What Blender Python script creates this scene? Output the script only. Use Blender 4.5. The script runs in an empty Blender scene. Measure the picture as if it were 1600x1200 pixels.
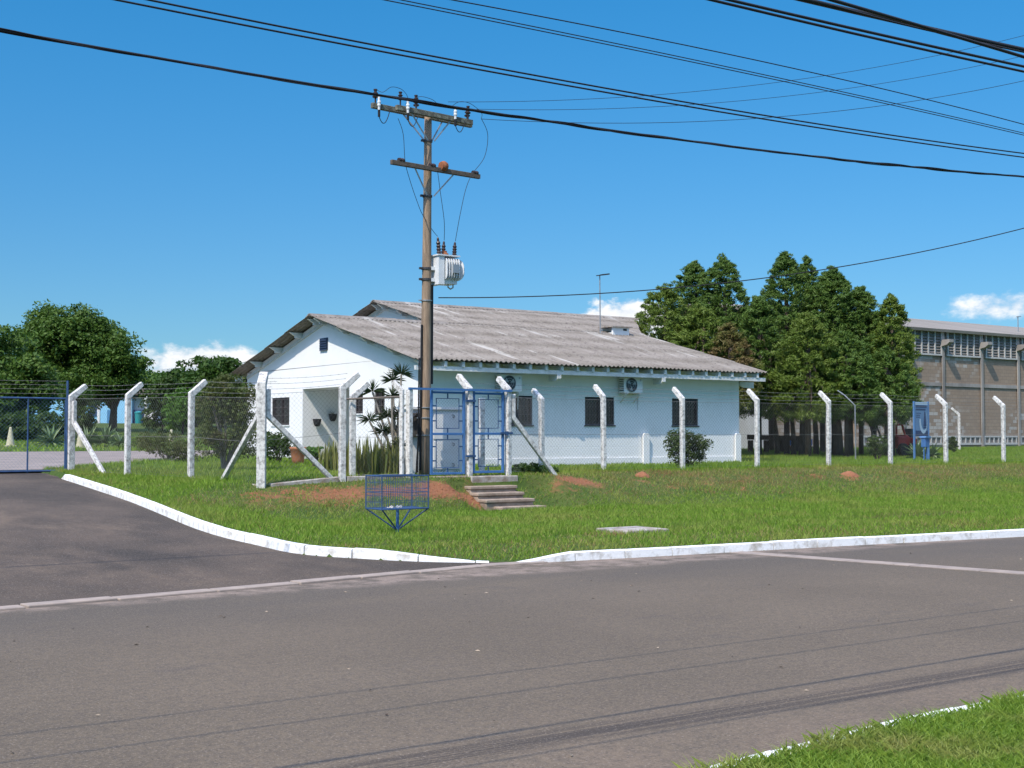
import bpy, math, random
import numpy as np
from mathutils import Vector, Matrix
R = math.radians
random.seed(7); RNG = np.random.default_rng(7)
SC = bpy.context.scene
COL = SC.collection

# ------------------------------------------------------------------ camera, sky, sun
CAMZ = 1.8; F = 2050.0; YAW = math.asin(0.5774); PITCH = math.atan(82/2050)
cam_d = bpy.data.cameras.new('camera'); cam = bpy.data.objects.new('camera', cam_d); COL.objects.link(cam)
cam_d.sensor_width = 36; cam_d.lens = F/1600*36; cam_d.clip_start = .1; cam_d.clip_end = 3000
cam.location = (0, 0, CAMZ); cam.rotation_euler = (math.pi/2 + PITCH, 0, -YAW)
SC.camera = cam
SUN = Vector((-.57, -.25, .77)).normalized()
SUN_EL = math.asin(SUN.z); SUN_ROT = math.atan2(SUN.x, SUN.y)
world = bpy.data.worlds.new('World'); SC.world = world; world.use_nodes = True
sun_d = bpy.data.lights.new('sun', 'SUN'); sun_d.energy = 4.0; sun_d.angle = R(.5); sun_d.color = (1, .915, .78)
sun = bpy.data.objects.new('sun', sun_d); COL.objects.link(sun)
sun.rotation_euler = (-SUN).to_track_quat('-Z', 'Y').to_euler(); sun.location = (-20, -6, 40)
SC.view_settings.view_transform = 'Standard'; SC.view_settings.look = 'None'
SC.view_settings.exposure = 0.25; SC.view_settings.gamma = 1
SC.cycles.max_bounces = 6; SC.cycles.diffuse_bounces = 3; SC.cycles.transparent_max_bounces = 6
SC.cycles.use_denoising = True; SC.cycles.denoiser = 'OPENIMAGEDENOISE'; SC.cycles.denoising_input_passes = 'RGB_ALBEDO_NORMAL'; SC.cycles.denoising_prefilter = 'ACCURATE'

# ------------------------------------------------------------------ helpers
_f = np.array([math.sin(YAW), math.cos(YAW), 0]); _r = np.array([math.cos(YAW), -math.sin(YAW), 0])
_F = _f*math.cos(PITCH) + np.array([0, 0, math.sin(PITCH)]); _U = -_f*math.sin(PITCH) + np.array([0, 0, math.cos(PITCH)])
def ray(px, py):
    return _F + _r*(px-800)/F + _U*(600-py)/F
def P(px, py, x=None, y=None, z=None):
    """where the photograph's sight line meets a plane of the lot: measuring aid for the survey numbers"""
    d = ray(px, py); o = np.array([0, 0, CAMZ])
    if x is not None: t = x/d[0]
    elif y is not None: t = y/d[1]
    else: t = (z-CAMZ)/d[2]
    return o + d*t
def PD(px, Z):
    k = (px-800)/F
    return (_f[0]*Z + _r[0]*k*Z, _f[1]*Z + _r[1]*k*Z)
def sstep(a, b, x):
    t = np.clip((np.asarray(x, float)-a)/(b-a), 0, 1); return t*t*(3-2*t)

# ---- node materials
def mat(name, c1, c2=None, rough=.8, scale=5, detail=6, lo=.35, hi=.65, bump=0, bscale=None, metal=0, stretch=None, spec=.3, island=0):
    m = bpy.data.materials.new(name); m.use_nodes = True; nt = m.node_tree; n = nt.nodes; L = nt.links
    b = n['Principled BSDF']; b.inputs['Roughness'].default_value = rough; b.inputs['Metallic'].default_value = metal
    b.inputs['Specular IOR Level'].default_value = spec
    b.inputs['Base Color'].default_value = (*c1, 1)
    m.diffuse_color = (*c1, 1)
    geo = n.new('ShaderNodeNewGeometry'); vec = geo.outputs['Position']
    if stretch:
        mp = n.new('ShaderNodeVectorMath'); mp.operation = 'MULTIPLY'; L.new(vec, mp.inputs[0]); mp.inputs[1].default_value = stretch; vec = mp.outputs[0]
    if c2 is not None:
        tx = n.new('ShaderNodeTexNoise'); tx.inputs['Scale'].default_value = scale; tx.inputs['Detail'].default_value = detail; tx.inputs['Roughness'].default_value = .65
        L.new(vec, tx.inputs['Vector'])
        rp = n.new('ShaderNodeValToRGB'); rp.color_ramp.elements[0].position = lo; rp.color_ramp.elements[1].position = hi
        rp.color_ramp.elements[0].color = (*c1, 1); rp.color_ramp.elements[1].color = (*c2, 1)
        L.new(tx.outputs['Fac'], rp.inputs[0]); L.new(rp.outputs[0], b.inputs['Base Color'])
    if bump:
        t2 = n.new('ShaderNodeTexNoise'); t2.inputs['Scale'].default_value = bscale or scale*4; t2.inputs['Detail'].default_value = 4
        L.new(vec, t2.inputs['Vector']); bp = n.new('ShaderNodeBump'); bp.inputs['Strength'].default_value = bump; bp.inputs['Distance'].default_value = .02
        L.new(t2.outputs['Fac'], bp.inputs['Height']); L.new(bp.outputs[0], b.inputs['Normal'])
    return m
def N(nt, t, **k):
    n = nt.nodes.new(t)
    for a, v in k.items(): setattr(n, a, v)
    return n
def mathn(nt, op, a, b=None, c=None):
    n = nt.nodes.new('ShaderNodeMath'); n.operation = op
    for i, v in enumerate((a, b, c)):
        if v is None: continue
        if isinstance(v, (int, float)): n.inputs[i].default_value = v
        else: nt.links.new(v, n.inputs[i])
    return n.outputs[0]
def mixc(nt, fac, a, b):
    n = nt.nodes.new('ShaderNodeMix'); n.data_type = 'RGBA'
    for s, v in ((0, fac), (6, a), (7, b)):
        if isinstance(v, (int, float)): n.inputs[s].default_value = v
        elif isinstance(v, tuple): n.inputs[s].default_value = (*v, 1) if len(v) == 3 else v
        else: nt.links.new(v, n.inputs[s])
    return n.outputs[2]
def noise(nt, vec, scale, detail=4, rough=.6, sub=None):
    t = nt.nodes.new('ShaderNodeTexNoise'); t.inputs['Scale'].default_value = scale; t.inputs['Detail'].default_value = detail; t.inputs['Roughness'].default_value = rough
    if sub:
        m = nt.nodes.new('ShaderNodeVectorMath'); m.operation = 'MULTIPLY'; nt.links.new(vec, m.inputs[0]); m.inputs[1].default_value = sub; vec = m.outputs[0]
    nt.links.new(vec, t.inputs['Vector']); return t.outputs['Fac']
def ramp(nt, v, lo, hi):
    n = nt.nodes.new('ShaderNodeMapRange'); n.inputs[1].default_value = lo; n.inputs[2].default_value = hi; n.interpolation_type = 'SMOOTHSTEP'
    nt.links.new(v, n.inputs[0]); return n.outputs[0]
def leafmat(name, cols, trans=.35, scale=.8, rough=.55):
    """foliage: three leaf colours mixed per leaf and in world-space patches, some light through the leaf"""
    m = bpy.data.materials.new(name); m.use_nodes = True; nt = m.node_tree; n = nt.nodes; L = nt.links
    b = n['Principled BSDF']; b.inputs['Roughness'].default_value = rough; b.inputs['Specular IOR Level'].default_value = .25
    g = N(nt, 'ShaderNodeNewGeometry')
    c = mixc(nt, g.outputs['Random Per Island'], cols[0], cols[1])
    c = mixc(nt, ramp(nt, noise(nt, g.outputs['Position'], scale, 3), .45, .7), c, cols[2])
    L.new(c, b.inputs['Base Color'])
    t = N(nt, 'ShaderNodeBsdfTranslucent'); L.new(c, t.inputs['Color'])
    mx = N(nt, 'ShaderNodeMixShader'); mx.inputs[0].default_value = trans
    L.new(b.outputs[0], mx.inputs[1]); L.new(t.outputs[0], mx.inputs[2]); L.new(mx.outputs[0], n['Material Output'].inputs['Surface'])
    m.diffuse_color = (*cols[0], 1)
    return m

# ---- mesh building
ORG = {}
def link(o):
    COL.objects.link(o); return o
def tag(o, label=None, cat=None, group=None, kind=None):
    if label: o['label'] = label
    if cat: o['category'] = cat
    if group: o['group'] = group
    if kind: o['kind'] = kind
    return o
def thing(name, loc, label, cat, group=None, rz=0):
    o = bpy.data.objects.new(name, None); o.empty_display_size = .3; link(o); o.location = loc; o.rotation_euler.z = rz
    ORG[o.name] = np.array(loc, float); return tag(o, label, cat, group)
def mesh_np(name, V, faces_flat, loop_tot, m, parent=None, org=None, smooth=False):
    V = np.asarray(V, float)
    if parent is not None: org = ORG[parent.name]
    if org is None: org = np.zeros(3)
    V = V - org
    me = bpy.data.meshes.new(name)
    me.vertices.add(len(V)); me.vertices.foreach_set('co', V.astype(np.float32).ravel())
    lt = np.asarray(loop_tot, np.int32); ff = np.asarray(faces_flat, np.int32)
    me.loops.add(len(ff)); me.loops.foreach_set('vertex_index', ff)
    me.polygons.add(len(lt)); ls = np.zeros(len(lt), np.int32); ls[1:] = np.cumsum(lt)[:-1]
    me.polygons.foreach_set('loop_start', ls); me.polygons.foreach_set('loop_total', lt)
    me.polygons.foreach_set('use_smooth', np.full(len(lt), bool(smooth)))
    me.update(calc_edges=True); me.validate()
    if m: me.materials.append(m)
    o = bpy.data.objects.new(name, me); link(o)
    if parent is not None: o.parent = parent
    else: o.location = org
    ORG[o.name] = np.array(org, float)
    return o
class MB:
    def __init__(s): s.v = []; s.f = []
    def add(s, vs, fs):
        k = len(s.v); s.v += [tuple(map(float, p)) for p in vs]; s.f += [tuple(i+k for i in f) for f in fs]; return s
    def box(s, x0, x1, y0, y1, z0, z1, rz=0, at=(0, 0, 0)):
        c, q = math.cos(rz), math.sin(rz); vs = []
        for z in (z0, z1):
            for x, y in ((x0, y0), (x1, y0), (x1, y1), (x0, y1)):
                vs.append((at[0]+x*c-y*q, at[1]+x*q+y*c, at[2]+z))
        return s.add(vs, [(3, 2, 1, 0), (4, 5, 6, 7), (0, 1, 5, 4), (1, 2, 6, 5), (2, 3, 7, 6), (3, 0, 4, 7)])
    def bar(s, p, q, w, h, up=(0, 0, 1), w2=None, h2=None):
        p = np.array(p, float); q = np.array(q, float); d = q-p; d /= np.linalg.norm(d); up = np.array(up, float)
        sd = np.cross(d, up)
        if np.linalg.norm(sd) < 1e-4: sd = np.cross(d, (1, 0, 0))
        sd /= np.linalg.norm(sd); u2 = np.cross(sd, d); w2 = w2 or w; h2 = h2 or h
        vs = []
        for c, a, b in ((p, w, h), (q, w2, h2)):
            for i, j in ((-1, -1), (1, -1), (1, 1), (-1, 1)): vs.append(c + sd*a/2*i + u2*b/2*j)
        return s.add(vs, [(3, 2, 1, 0), (4, 5, 6, 7), (0, 1, 5, 4), (1, 2, 6, 5), (2, 3, 7, 6), (3, 0, 4, 7)])
    def tube(s, pts, r, n=8, cap=True):
        pts = [np.array(p, float) for p in pts]; m = len(pts)
        rs = r if isinstance(r, (list, tuple, np.ndarray)) else [r]*m
        vs = []; ref = None
        for i, p in enumerate(pts):
            d = (pts[min(i+1, m-1)]-pts[max(i-1, 0)]); d = d/(np.linalg.norm(d)+1e-9)
            if ref is None: ref = np.cross(d, (0, 0, 1) if abs(d[2]) < .9 else (1, 0, 0))
            a = ref - d*np.dot(ref, d); a /= np.linalg.norm(a)+1e-9; ref = a; b = np.cross(d, a)
            for k in range(n):
                t = 2*math.pi*k/n; vs.append(p + rs[i]*(a*math.cos(t)+b*math.sin(t)))
        fs = [(i*n+k, i*n+(k+1) % n, (i+1)*n+(k+1) % n, (i+1)*n+k) for i in range(m-1) for k in range(n)]
        if cap: fs += [tuple(range(n))[::-1], tuple((m-1)*n+k for k in range(n))]
        return s.add(vs, fs)
    def lathe(s, prof, at, n=16, ax=(0, 0, 1)):
        ax = np.array(ax, float); ax /= np.linalg.norm(ax)
        a = np.cross(ax, (0, 0, 1) if abs(ax[2]) < .9 else (1, 0, 0)); a /= np.linalg.norm(a); b = np.cross(ax, a)
        vs = []
        for r, h in prof:
            for k in range(n):
                t = 2*math.pi*k/n; vs.append(np.array(at)+ax*h+max(r, 1e-4)*(a*math.cos(t)+b*math.sin(t)))
        m = len(prof)
        fs = [(i*n+k, i*n+(k+1) % n, (i+1)*n+(k+1) % n, (i+1)*n+k) for i in range(m-1) for k in range(n)]
        fs += [tuple(range(n))[::-1], tuple((m-1)*n+k for k in range(n))]
        return s.add(vs, fs)
    def prism(s, poly, o, e1, e2, e3):
        """polygon (a,b) -> o + a*e1 + b*e2, extruded by e3"""
        o, e1, e2, e3 = (np.array(t, float) for t in (o, e1, e2, e3)); n = len(poly)
        vs = [o+a*e1+b*e2 for a, b in poly]; vs += [p+e3 for p in vs]
        fs = [tuple(range(n))[::-1], tuple(range(n, 2*n))] + [(i, (i+1) % n, n+(i+1) % n, n+i) for i in range(n)]
        return s.add(vs, fs)
    def build(s, name, m, parent=None, org=None, smooth=False):
        return mesh_np(name, s.v, [i for f in s.f for i in f], [len(f) for f in s.f], m, parent, org, smooth)
def bevel(o, w, seg=2):
    b = o.modifiers.new('bevel', 'BEVEL'); b.width = w; b.segments = seg; b.limit_method = 'ANGLE'; return o
def copy_tree(o, parent=None):
    c = o.copy(); link(c); c.parent = parent
    for ch in o.children: copy_tree(ch, c)
    return c
def catenary(p, q, sag, n=24):
    p, q = np.array(p, float), np.array(q, float)
    return [p+(q-p)*t - np.array([0, 0, 4*sag*t*(1-t)]) for t in np.linspace(0, 1, n)]

# ---- terrain of the lot
V0 = 14.35                                    # kerb line on the far side of the road
def v_edge(u): return np.interp(u, [-20, 3.6, 6.6, 10.5, 12.9, 14.65, 16.8, 21.2, 30, 100], [14.15, 14.3, 14.6, 15.2, 14.92, 14.76, 14.55, 14.02, 13.7, 13.2])   # far edge of the carriageway
def n_edge(u): return np.interp(u, [-20, 3.5, 5, 6.5, 8.3, 40, 100], [3.65, 4.78, 4.99, 5.13, 5.17, 5.25, 5.3])                                                     # near edge
def drive_z(v): return .82*np.clip((np.asarray(v, float)-15.0)/20.3, 0, 1)
def on_surface(px, py, f, t0=8, t1=75):
    """where a sight line first meets the surface z = f(x, y)"""
    d = ray(px, py); t = np.linspace(t0, t1, 6000); p = d[None]*t[:, None]; p[:, 2] += CAMZ
    k = np.argmax(p[:, 2] < f(p[:, 0], p[:, 1])); return p[k]
KP = [on_surface(x, y, lambda u, v: drive_z(v)) for x, y in ((765, 880), (560, 873), (470, 866), (400, 852), (310, 828), (200, 783), (95, 748))]
KV = np.array([KP[0][1]-.1]+[p[1] for p in KP[1:]]+[60.]); KU = np.array([KP[0][0]]+[p[0] for p in KP[1:]]+[KP[-1][0]+3])
def kerb_u(v): return np.interp(v, KV, KU)
def spline(P_, m=12):
    out = []
    for a in range(len(P_)-1):
        p0, p1, p2, p3 = P_[max(a-1, 0)], P_[a], P_[a+1], P_[min(a+2, len(P_)-1)]
        for t in np.linspace(0, 1, m, endpoint=False): out.append(.5*((2*p1)+(-p0+p2)*t+(2*p0-5*p1+4*p2-p3)*t*t+(-p0+3*p1-3*p2+p3)*t**3))
    return out+[P_[-1]]
KERB = spline([np.array(p[:2]) for p in (KP[6], KP[5], KP[4], KP[3], KP[2], KP[1], on_surface(660, 878, lambda u, v: drive_z(v)), KP[0])], 8)
_KL = np.array([(KERB[0][0]+2.2, 60.)] + list(KERB) + [(u, float(v_edge(u))) for u in (KERB[-1][0]+.6, 12, 12.9, 14.65, 16.8, 21.2, 30, 100, 160)])
def kerb_sd(u, v):
    """distance from the kerb line, positive on the grass side"""
    shp = np.shape(u); u = np.ravel(u).astype(float); v = np.ravel(v).astype(float); out = np.empty(len(u))
    A = _KL[:-1]; D = _KL[1:]-A; LL = (D**2).sum(1)
    for k in range(0, len(u), 20000):
        q = np.stack([u[k:k+20000], v[k:k+20000]], -1)[:, None, :]-A[None]
        t = np.clip((q*D).sum(-1)/LL, 0, 1); e = q-t[..., None]*D; d = np.sqrt((e**2).sum(-1)); i = d.argmin(1); r = np.arange(len(i))
        cr = D[i, 0]*q[r, i, 1]-D[i, 1]*q[r, i, 0]; out[k:k+20000] = d[r, i]*np.sign(cr)
    return out.reshape(shp)
BU = [7, 11.75, 14, 15.6, 19.3, 22, 26, 60]; BF = [22.6, 22.8, 23.3, 24.1, 24.15, 23.2, 22.8, 22.8]; BT = [26.5, 26.6, 26.0, 25.65, 25.65, 27.4, 27.5, 27.5]
def fence_v(u): return np.interp(u, BU, BT)+.1
def yard_z(v):
    v = np.asarray(v, float)
    return .86 + .022*np.clip(v-34, 0, 18) + .034*np.clip(v-52, 0, 45)
def ground_z(u, v):
    u = np.asarray(u, float); v = np.asarray(v, float)
    f0 = np.interp(u, BU, BF); f1 = np.interp(u, BU, BT); t = np.clip((v-f0)/(f1-f0), 0, 1); s = .45*t+.55*t*t*(3-2*t)
    base = .125 + .02*np.clip(v-15, 0, 8)/8
    g = base + (.86-base)*s
    g = np.where(v >= f1, yard_z(v), g)
    g = g - np.minimum(.24*sstep(16.0, 16.5, u)*(1-sstep(18.7, 19.3, u))*sstep(23.9, 24.3, v)*(1-sstep(25.45, 25.6, v)), np.maximum(g-.10, 0))
    g = g + .012*np.sin(u*1.7+v*.9)*np.sin(v*1.3-u*.6)
    near = (v > 13) & (v < 40) & (u > 2) & (u < 60); sd = np.full(np.shape(u), 5.)
    sd = np.where(near, kerb_sd(u, np.where(near, v, 20)), np.where(u <= 2, -5., 5.))
    w = sstep(0, 3.0, sd-.1); d = drive_z(v)
    verge = (d+.105)*(1-w) + g*w
    verge = np.minimum(verge, .012+.125*sstep(0, 1.7, np.hypot((u-10.85)*.75, v-15.15)) + 5*(np.hypot(u-10.85, v-15.15) > 2.4))
    ins = np.where(sd < .07, d-.07, verge)                       # under the driveway sheet
    yardw = sstep(36.2, 38.5, v)
    z = ins*(1-yardw) + yard_z(v)*yardw
    z = np.where(v < v_edge(u)+.05, -.05, z)
    z = np.where(v < n_edge(u)-.06, .11+.03*sstep(5.2, 3, v)+.01*np.sin(u*2.1)*np.sin(v*3.3), z)
    return z
def gz(u, v): return float(ground_z(u, v))

# ------------------------------------------------------------------ materials
M = {}
M['white_paint'] = mat('white_paint', (.80, .80, .79), (.73, .73, .71), .75, 1.2, lo=.45, hi=.85)
M['trim'] = mat('painted_timber', (.74, .75, .74), (.55, .56, .54), .6, 3)
M['concrete'] = mat('limewashed_concrete', (.67, .655, .625), (.21, .20, .185), .9, 13, lo=.44, hi=.70, bump=.6, bscale=45)
M['kerbwhite'] = mat('kerb_limewash', (.80, .80, .785), (.40, .36, .30), .88, 6, lo=.49, hi=.74, bump=.3, bscale=25)
M['step'] = mat('worn_concrete', (.38, .30, .235), (.22, .165, .125), .92, 5, bump=.4, bscale=40)
M['footing'] = mat('footing_concrete', (.44, .41, .37), (.22, .17, .13), .92, 6, bump=.4, bscale=40)
M['gutter'] = mat('gutter_concrete', (.34, .275, .225), (.24, .2, .17), .9, 4, bump=.2)
M['pole_wood'] = mat('weathered_pole_wood', (.34, .245, .165), (.17, .125, .09), .85, 3, stretch=(6, 6, .5), bump=.5, bscale=9)
M['arm_wood'] = mat('lichened_timber', (.105, .095, .075), (.21, .215, .165), .9, 9, lo=.45, hi=.62, bump=.4)
M['arm_dark'] = mat('dark_timber', (.085, .07, .055), (.14, .11, .085), .9, 9, bump=.3)
M['steel'] = mat('galvanised_steel', (.42, .43, .44), (.30, .31, .32), .45, 12, metal=.6)
M['darksteel'] = mat('dark_steel', (.06, .06, .065), None, .5, metal=.4)
M['porcelain'] = mat('brown_porcelain', (.035, .02, .018), None, .42, spec=.4)
M['rust'] = mat('rust', (.32, .12, .05), (.2, .07, .035), .9, 20)
M['tank'] = mat('transformer_enamel', (.68, .70, .71), (.60, .62, .63), .4, 6)
M['plategrey'] = mat('rating_plate', (.36, .38, .40), None, .35, metal=.5)
M['cable'] = mat('cable_black', (.012, .012, .014), None, .6)
M['wire'] = mat('aluminium_wire', (.09, .09, .095), None, .5, metal=.3)
M['mesh'] = mat('zinc_wire', (.21, .21, .205), (.14, .13, .12), .6, 3, metal=.1)
M['barb'] = mat('barbed_wire', (.22, .21, .2), None, .6, metal=.4)
M['blue'] = mat('blue_enamel', (.062, .165, .37), (.045, .12, .29), .45, 4, lo=.4, hi=.75)
M['bluedark'] = mat('blue_enamel_worn', (.04, .095, .21), (.03, .06, .13), .5, 5)
M['glass'] = mat('dark_glass', (.018, .016, .017), None, .12, spec=.5)
M['frame'] = mat('brown_frame', (.035, .028, .03), None, .5)
M['grille'] = mat('window_grille', (.10, .085, .085), None, .5)
M['blueframe'] = mat('navy_shutter', (.02, .035, .075), None, .5)
M['acwhite'] = mat('ac_casing', (.76, .77, .76), (.68, .69, .67), .5, 4)
M['acdark'] = mat('ac_grille', (.05, .055, .06), None, .5)
M['meterwall'] = mat('cabinet_paint', (.78, .79, .79), (.66, .67, .67), .7, 2)
M['meterbox'] = mat('meter_box', (.11, .105, .1), (.08, .075, .07), .6, 6)
M['pot'] = mat('dark_pot', (.02, .02, .022), None, .6)
M['terracotta'] = mat('terracotta', (.38, .16, .08), (.3, .12, .06), .85, 8)
M['bark'] = mat('bark', (.12, .092, .07), (.06, .046, .036), .95, 3, stretch=(4, 4, .8), bump=.6)
M['palebark'] = mat('pale_bark', (.30, .27, .23), (.18, .16, .13), .9, 4, bump=.3)
M['red'] = mat('red_enamel', (.42, .03, .025), (.3, .02, .02), .4, 5)
M['rubber'] = mat('rubber', (.02, .02, .02), None, .8)
M['crate'] = mat('blue_plastic', (.03, .12, .45), None, .5)
M['ladder'] = mat('old_timber', (.12, .10, .085), (.2, .17, .14), .9, 6)
M['cone'] = mat('faded_cone', (.52, .50, .36), (.42, .38, .25), .8, 5)
M['dirt'] = mat('red_soil', (.30, .125, .06), (.19, .08, .042), .95, 9, bump=.8, bscale=25)
M['signback'] = mat('sign_blue_steel', (.10, .22, .42), (.08, .18, .36), .45, 4)
M['signface'] = mat('sign_face', (.13, .23, .37), (.105, .195, .33), .5, 2)
M['signdark'] = mat('sign_navy', (.025, .05, .12), None, .5)
M['signpale'] = mat('sign_pale', (.36, .47, .57), None, .5)
M['farblue'] = mat('pale_blue_wall', (.26, .54, .76), (.22, .48, .70), .8, .5)
M['farwhite'] = mat('far_white_wall', (.72, .73, .74), (.6, .6, .6), .8, .5)
M['farroof'] = mat('far_metal_roof', (.62, .64, .66), (.5, .52, .54), .5, .4)
M['teal'] = mat('teal_plastic', (.02, .25, .26), None, .5)

L1 = lambda n, a, b, c, **k: leafmat(n, (a, b, c), **k)
M['leaf_big'] = L1('broadleaf_foliage', (.05, .108, .016), (.11, .185, .028), (.07, .135, .021))
M['leaf_mid'] = L1('mixed_foliage', (.032, .075, .012), (.064, .125, .018), (.045, .09, .015))
M['leaf_light'] = L1('light_green_foliage', (.07, .16, .02), (.11, .22, .03), (.08, .18, .025))
M['leaf_conifer'] = L1('conifer_foliage', (.045, .10, .016), (.125, .195, .032), (.07, .13, .022), scale=.7, trans=.2)
M['leaf_conifer_y'] = L1('yellow_conifer_foliage', (.078, .132, .016), (.16, .215, .034), (.105, .155, .022), scale=.7, trans=.2)
M['leaf_brown'] = L1('browning_conifer_foliage', (.075, .13, .02), (.13, .165, .03), (.17, .115, .045), scale=.5, trans=.2)
M['leaf_olive'] = L1('olive_shrub_foliage', (.06, .095, .02), (.115, .15, .034), (.10, .10, .034), scale=1.5)
M['leaf_bush'] = L1('bush_foliage', (.035, .065, .014), (.085, .12, .028), (.05, .09, .018), scale=2)
M['leaf_dark'] = L1('dark_bush_foliage', (.03, .065, .011), (.065, .115, .02), (.042, .08, .014), scale=2)
M['agave'] = L1('agave_leaf', (.10, .17, .07), (.22, .28, .13), (.13, .2, .09), trans=.15)
M['sans'] = L1('sword_leaf', (.10, .13, .03), (.24, .24, .07), (.14, .16, .05), trans=.15, scale=3)
M['drac'] = L1('dracaena_leaf', (.028, .055, .018), (.055, .085, .028), (.04, .06, .025), trans=.2)
M['grass'] = L1('grass_blades', (.115, .225, .021), (.25, .365, .042), (.265, .31, .058), trans=.4, scale=.45, rough=.6)
M['grass_near'] = L1('near_grass_blades', (.12, .225, .022), (.255, .36, .05), (.31, .31, .09), trans=.4, scale=1.6, rough=.5)
M['grass_dry'] = L1('drier_grass_blades', (.20, .19, .05), (.36, .29, .12), (.30, .17, .08), trans=.35, scale=.8, rough=.6)

# ---- ground material: soil with a thatch of short turf, bare red earth from a mesh attribute
def ground_mat():
    m = bpy.data.materials.new('turf_soil'); m.use_nodes = True; nt = m.node_tree; b = nt.nodes['Principled BSDF']
    b.inputs['Roughness'].default_value = .95; b.inputs['Specular IOR Level'].default_value = .1
    g = N(nt, 'ShaderNodeNewGeometry'); p = g.outputs['Position']
    green = mixc(nt, ramp(nt, noise(nt, p, .7, 5), .35, .7), (.050, .088, .020), (.085, .105, .030))
    green = mixc(nt, ramp(nt, noise(nt, p, 9, 5, .7), .5, .75), green, (.026, .042, .012))
    soil = mixc(nt, noise(nt, p, 5, 6, .7), (.29, .128, .064), (.15, .07, .042))
    at = N(nt, 'ShaderNodeAttribute', attribute_name='dirt')
    k = mathn(nt, 'ADD', at.outputs['Fac'], mathn(nt, 'MULTIPLY', mathn(nt, 'SUBTRACT', noise(nt, p, 2.3, 6, .7), .5), 1.1))
    c = mixc(nt, ramp(nt, mathn(nt, 'ADD', k, mathn(nt, 'MULTIPLY', mathn(nt, 'SUBTRACT', noise(nt, p, 11, 5, .75), .5), .7)), .34, .72), green, soil)
    nt.links.new(c, b.inputs['Base Color'])
    bp = N(nt, 'ShaderNodeBump'); bp.inputs['Strength'].default_value = .6; bp.inputs['Distance'].default_value = .04
    nt.links.new(noise(nt, p, 14, 5), bp.inputs['Height']); nt.links.new(bp.outputs[0], b.inputs['Normal'])
    return m
def asphalt_mat(kind):
    m = bpy.data.materials.new('asphalt_'+kind); m.use_nodes = True; nt = m.node_tree; b = nt.nodes['Principled BSDF']
    b.inputs['Roughness'].default_value = .85; b.inputs['Specular IOR Level'].default_value = .25
    g = N(nt, 'ShaderNodeNewGeometry'); p = g.outputs['Position']
    s = N(nt, 'ShaderNodeSeparateXYZ'); nt.links.new(p, s.inputs[0])
    if kind == 'road':
        c = mixc(nt, ramp(nt, noise(nt, p, .35, 5, .65), .3, .7), (.118, .092, .062), (.147, .114, .077))
        # dusty sandy margin beside the near kerb, worn darker wheel paths along the street
        dust = mathn(nt, 'MULTIPLY', ramp(nt, s.outputs['Y'], 7.6, 5.2), ramp(nt, noise(nt, p, 1.2, 5), .25, .65))
        c = mixc(nt, mathn(nt, 'MULTIPLY', dust, .75), c, (.185, .138, .095))
        yw = mathn(nt, 'ADD', s.outputs['Y'], mathn(nt, 'MULTIPLY', noise(nt, p, .25, 2), .5))
        d1 = mathn(nt, 'SUBTRACT', 1.0, ramp(nt, mathn(nt, 'ABSOLUTE', mathn(nt, 'SUBTRACT', yw, 6.50)), .06, .25))
        st = ramp(nt, noise(nt, p, 9, 3, .5, (.05, 3, 1)), .3, .62)
        c = mixc(nt, mathn(nt, 'MULTIPLY', mathn(nt, 'MULTIPLY', d1, st), .9), c, (.050, .040, .032))
        # far lane a little bluer and cleaner
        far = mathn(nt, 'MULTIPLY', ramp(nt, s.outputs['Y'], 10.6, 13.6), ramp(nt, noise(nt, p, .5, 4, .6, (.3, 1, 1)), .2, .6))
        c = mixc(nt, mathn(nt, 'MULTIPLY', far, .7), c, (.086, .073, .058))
        edge = mathn(nt, 'MULTIPLY', ramp(nt, s.outputs['Y'], 13.75, 14.25), ramp(nt, noise(nt, p, 2.2, 5), .35, .6))
        c = mixc(nt, edge, c, (.26, .2, .155))
        spots = ramp(nt, noise(nt, p, .9, 4, .6, (.7, 1.6, 1)), .60, .72)
        c = mixc(nt, mathn(nt, 'MULTIPLY', spots, .35), c, (.075, .064, .057))
    else:
        c = mixc(nt, ramp(nt, noise(nt, p, .5, 6, .65, (1, .6, 1)), .32, .68), (.042, .033, .024), (.105, .077, .054))
        c = mixc(nt, mathn(nt, 'MULTIPLY', ramp(nt, noise(nt, p, .28, 5, .7, (1, .45, 1)), .50, .66), .7), c, (.17, .122, .082))
        k = ramp(nt, s.outputs['Y'], 36.5, 38)
        c = mixc(nt, k, c, (.27, .225, .20))
    # stone chips
    sp = noise(nt, p, 48, 3, .8); lo_ = noise(nt, p, 13, 4, .7)
    c = mixc(nt, mathn(nt, 'MULTIPLY', ramp(nt, lo_, .38, .64), .38), c, (.062, .052, .045))
    c = mixc(nt, mathn(nt, 'MULTIPLY', ramp(nt, sp, .55, .68), .62), c, (.30, .25, .20))
    c = mixc(nt, mathn(nt, 'MULTIPLY', ramp(nt, sp, .46, .33), .7), c, (.036, .030, .025))
    nt.links.new(c, b.inputs['Base Color'])
    bp = N(nt, 'ShaderNodeBump'); bp.inputs['Strength'].default_value = .55; bp.inputs['Distance'].default_value = .012
    nt.links.new(noise(nt, p, 70, 3, .7), bp.inputs['Height']); nt.links.new(bp.outputs[0], b.inputs['Normal'])
    return m
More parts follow.
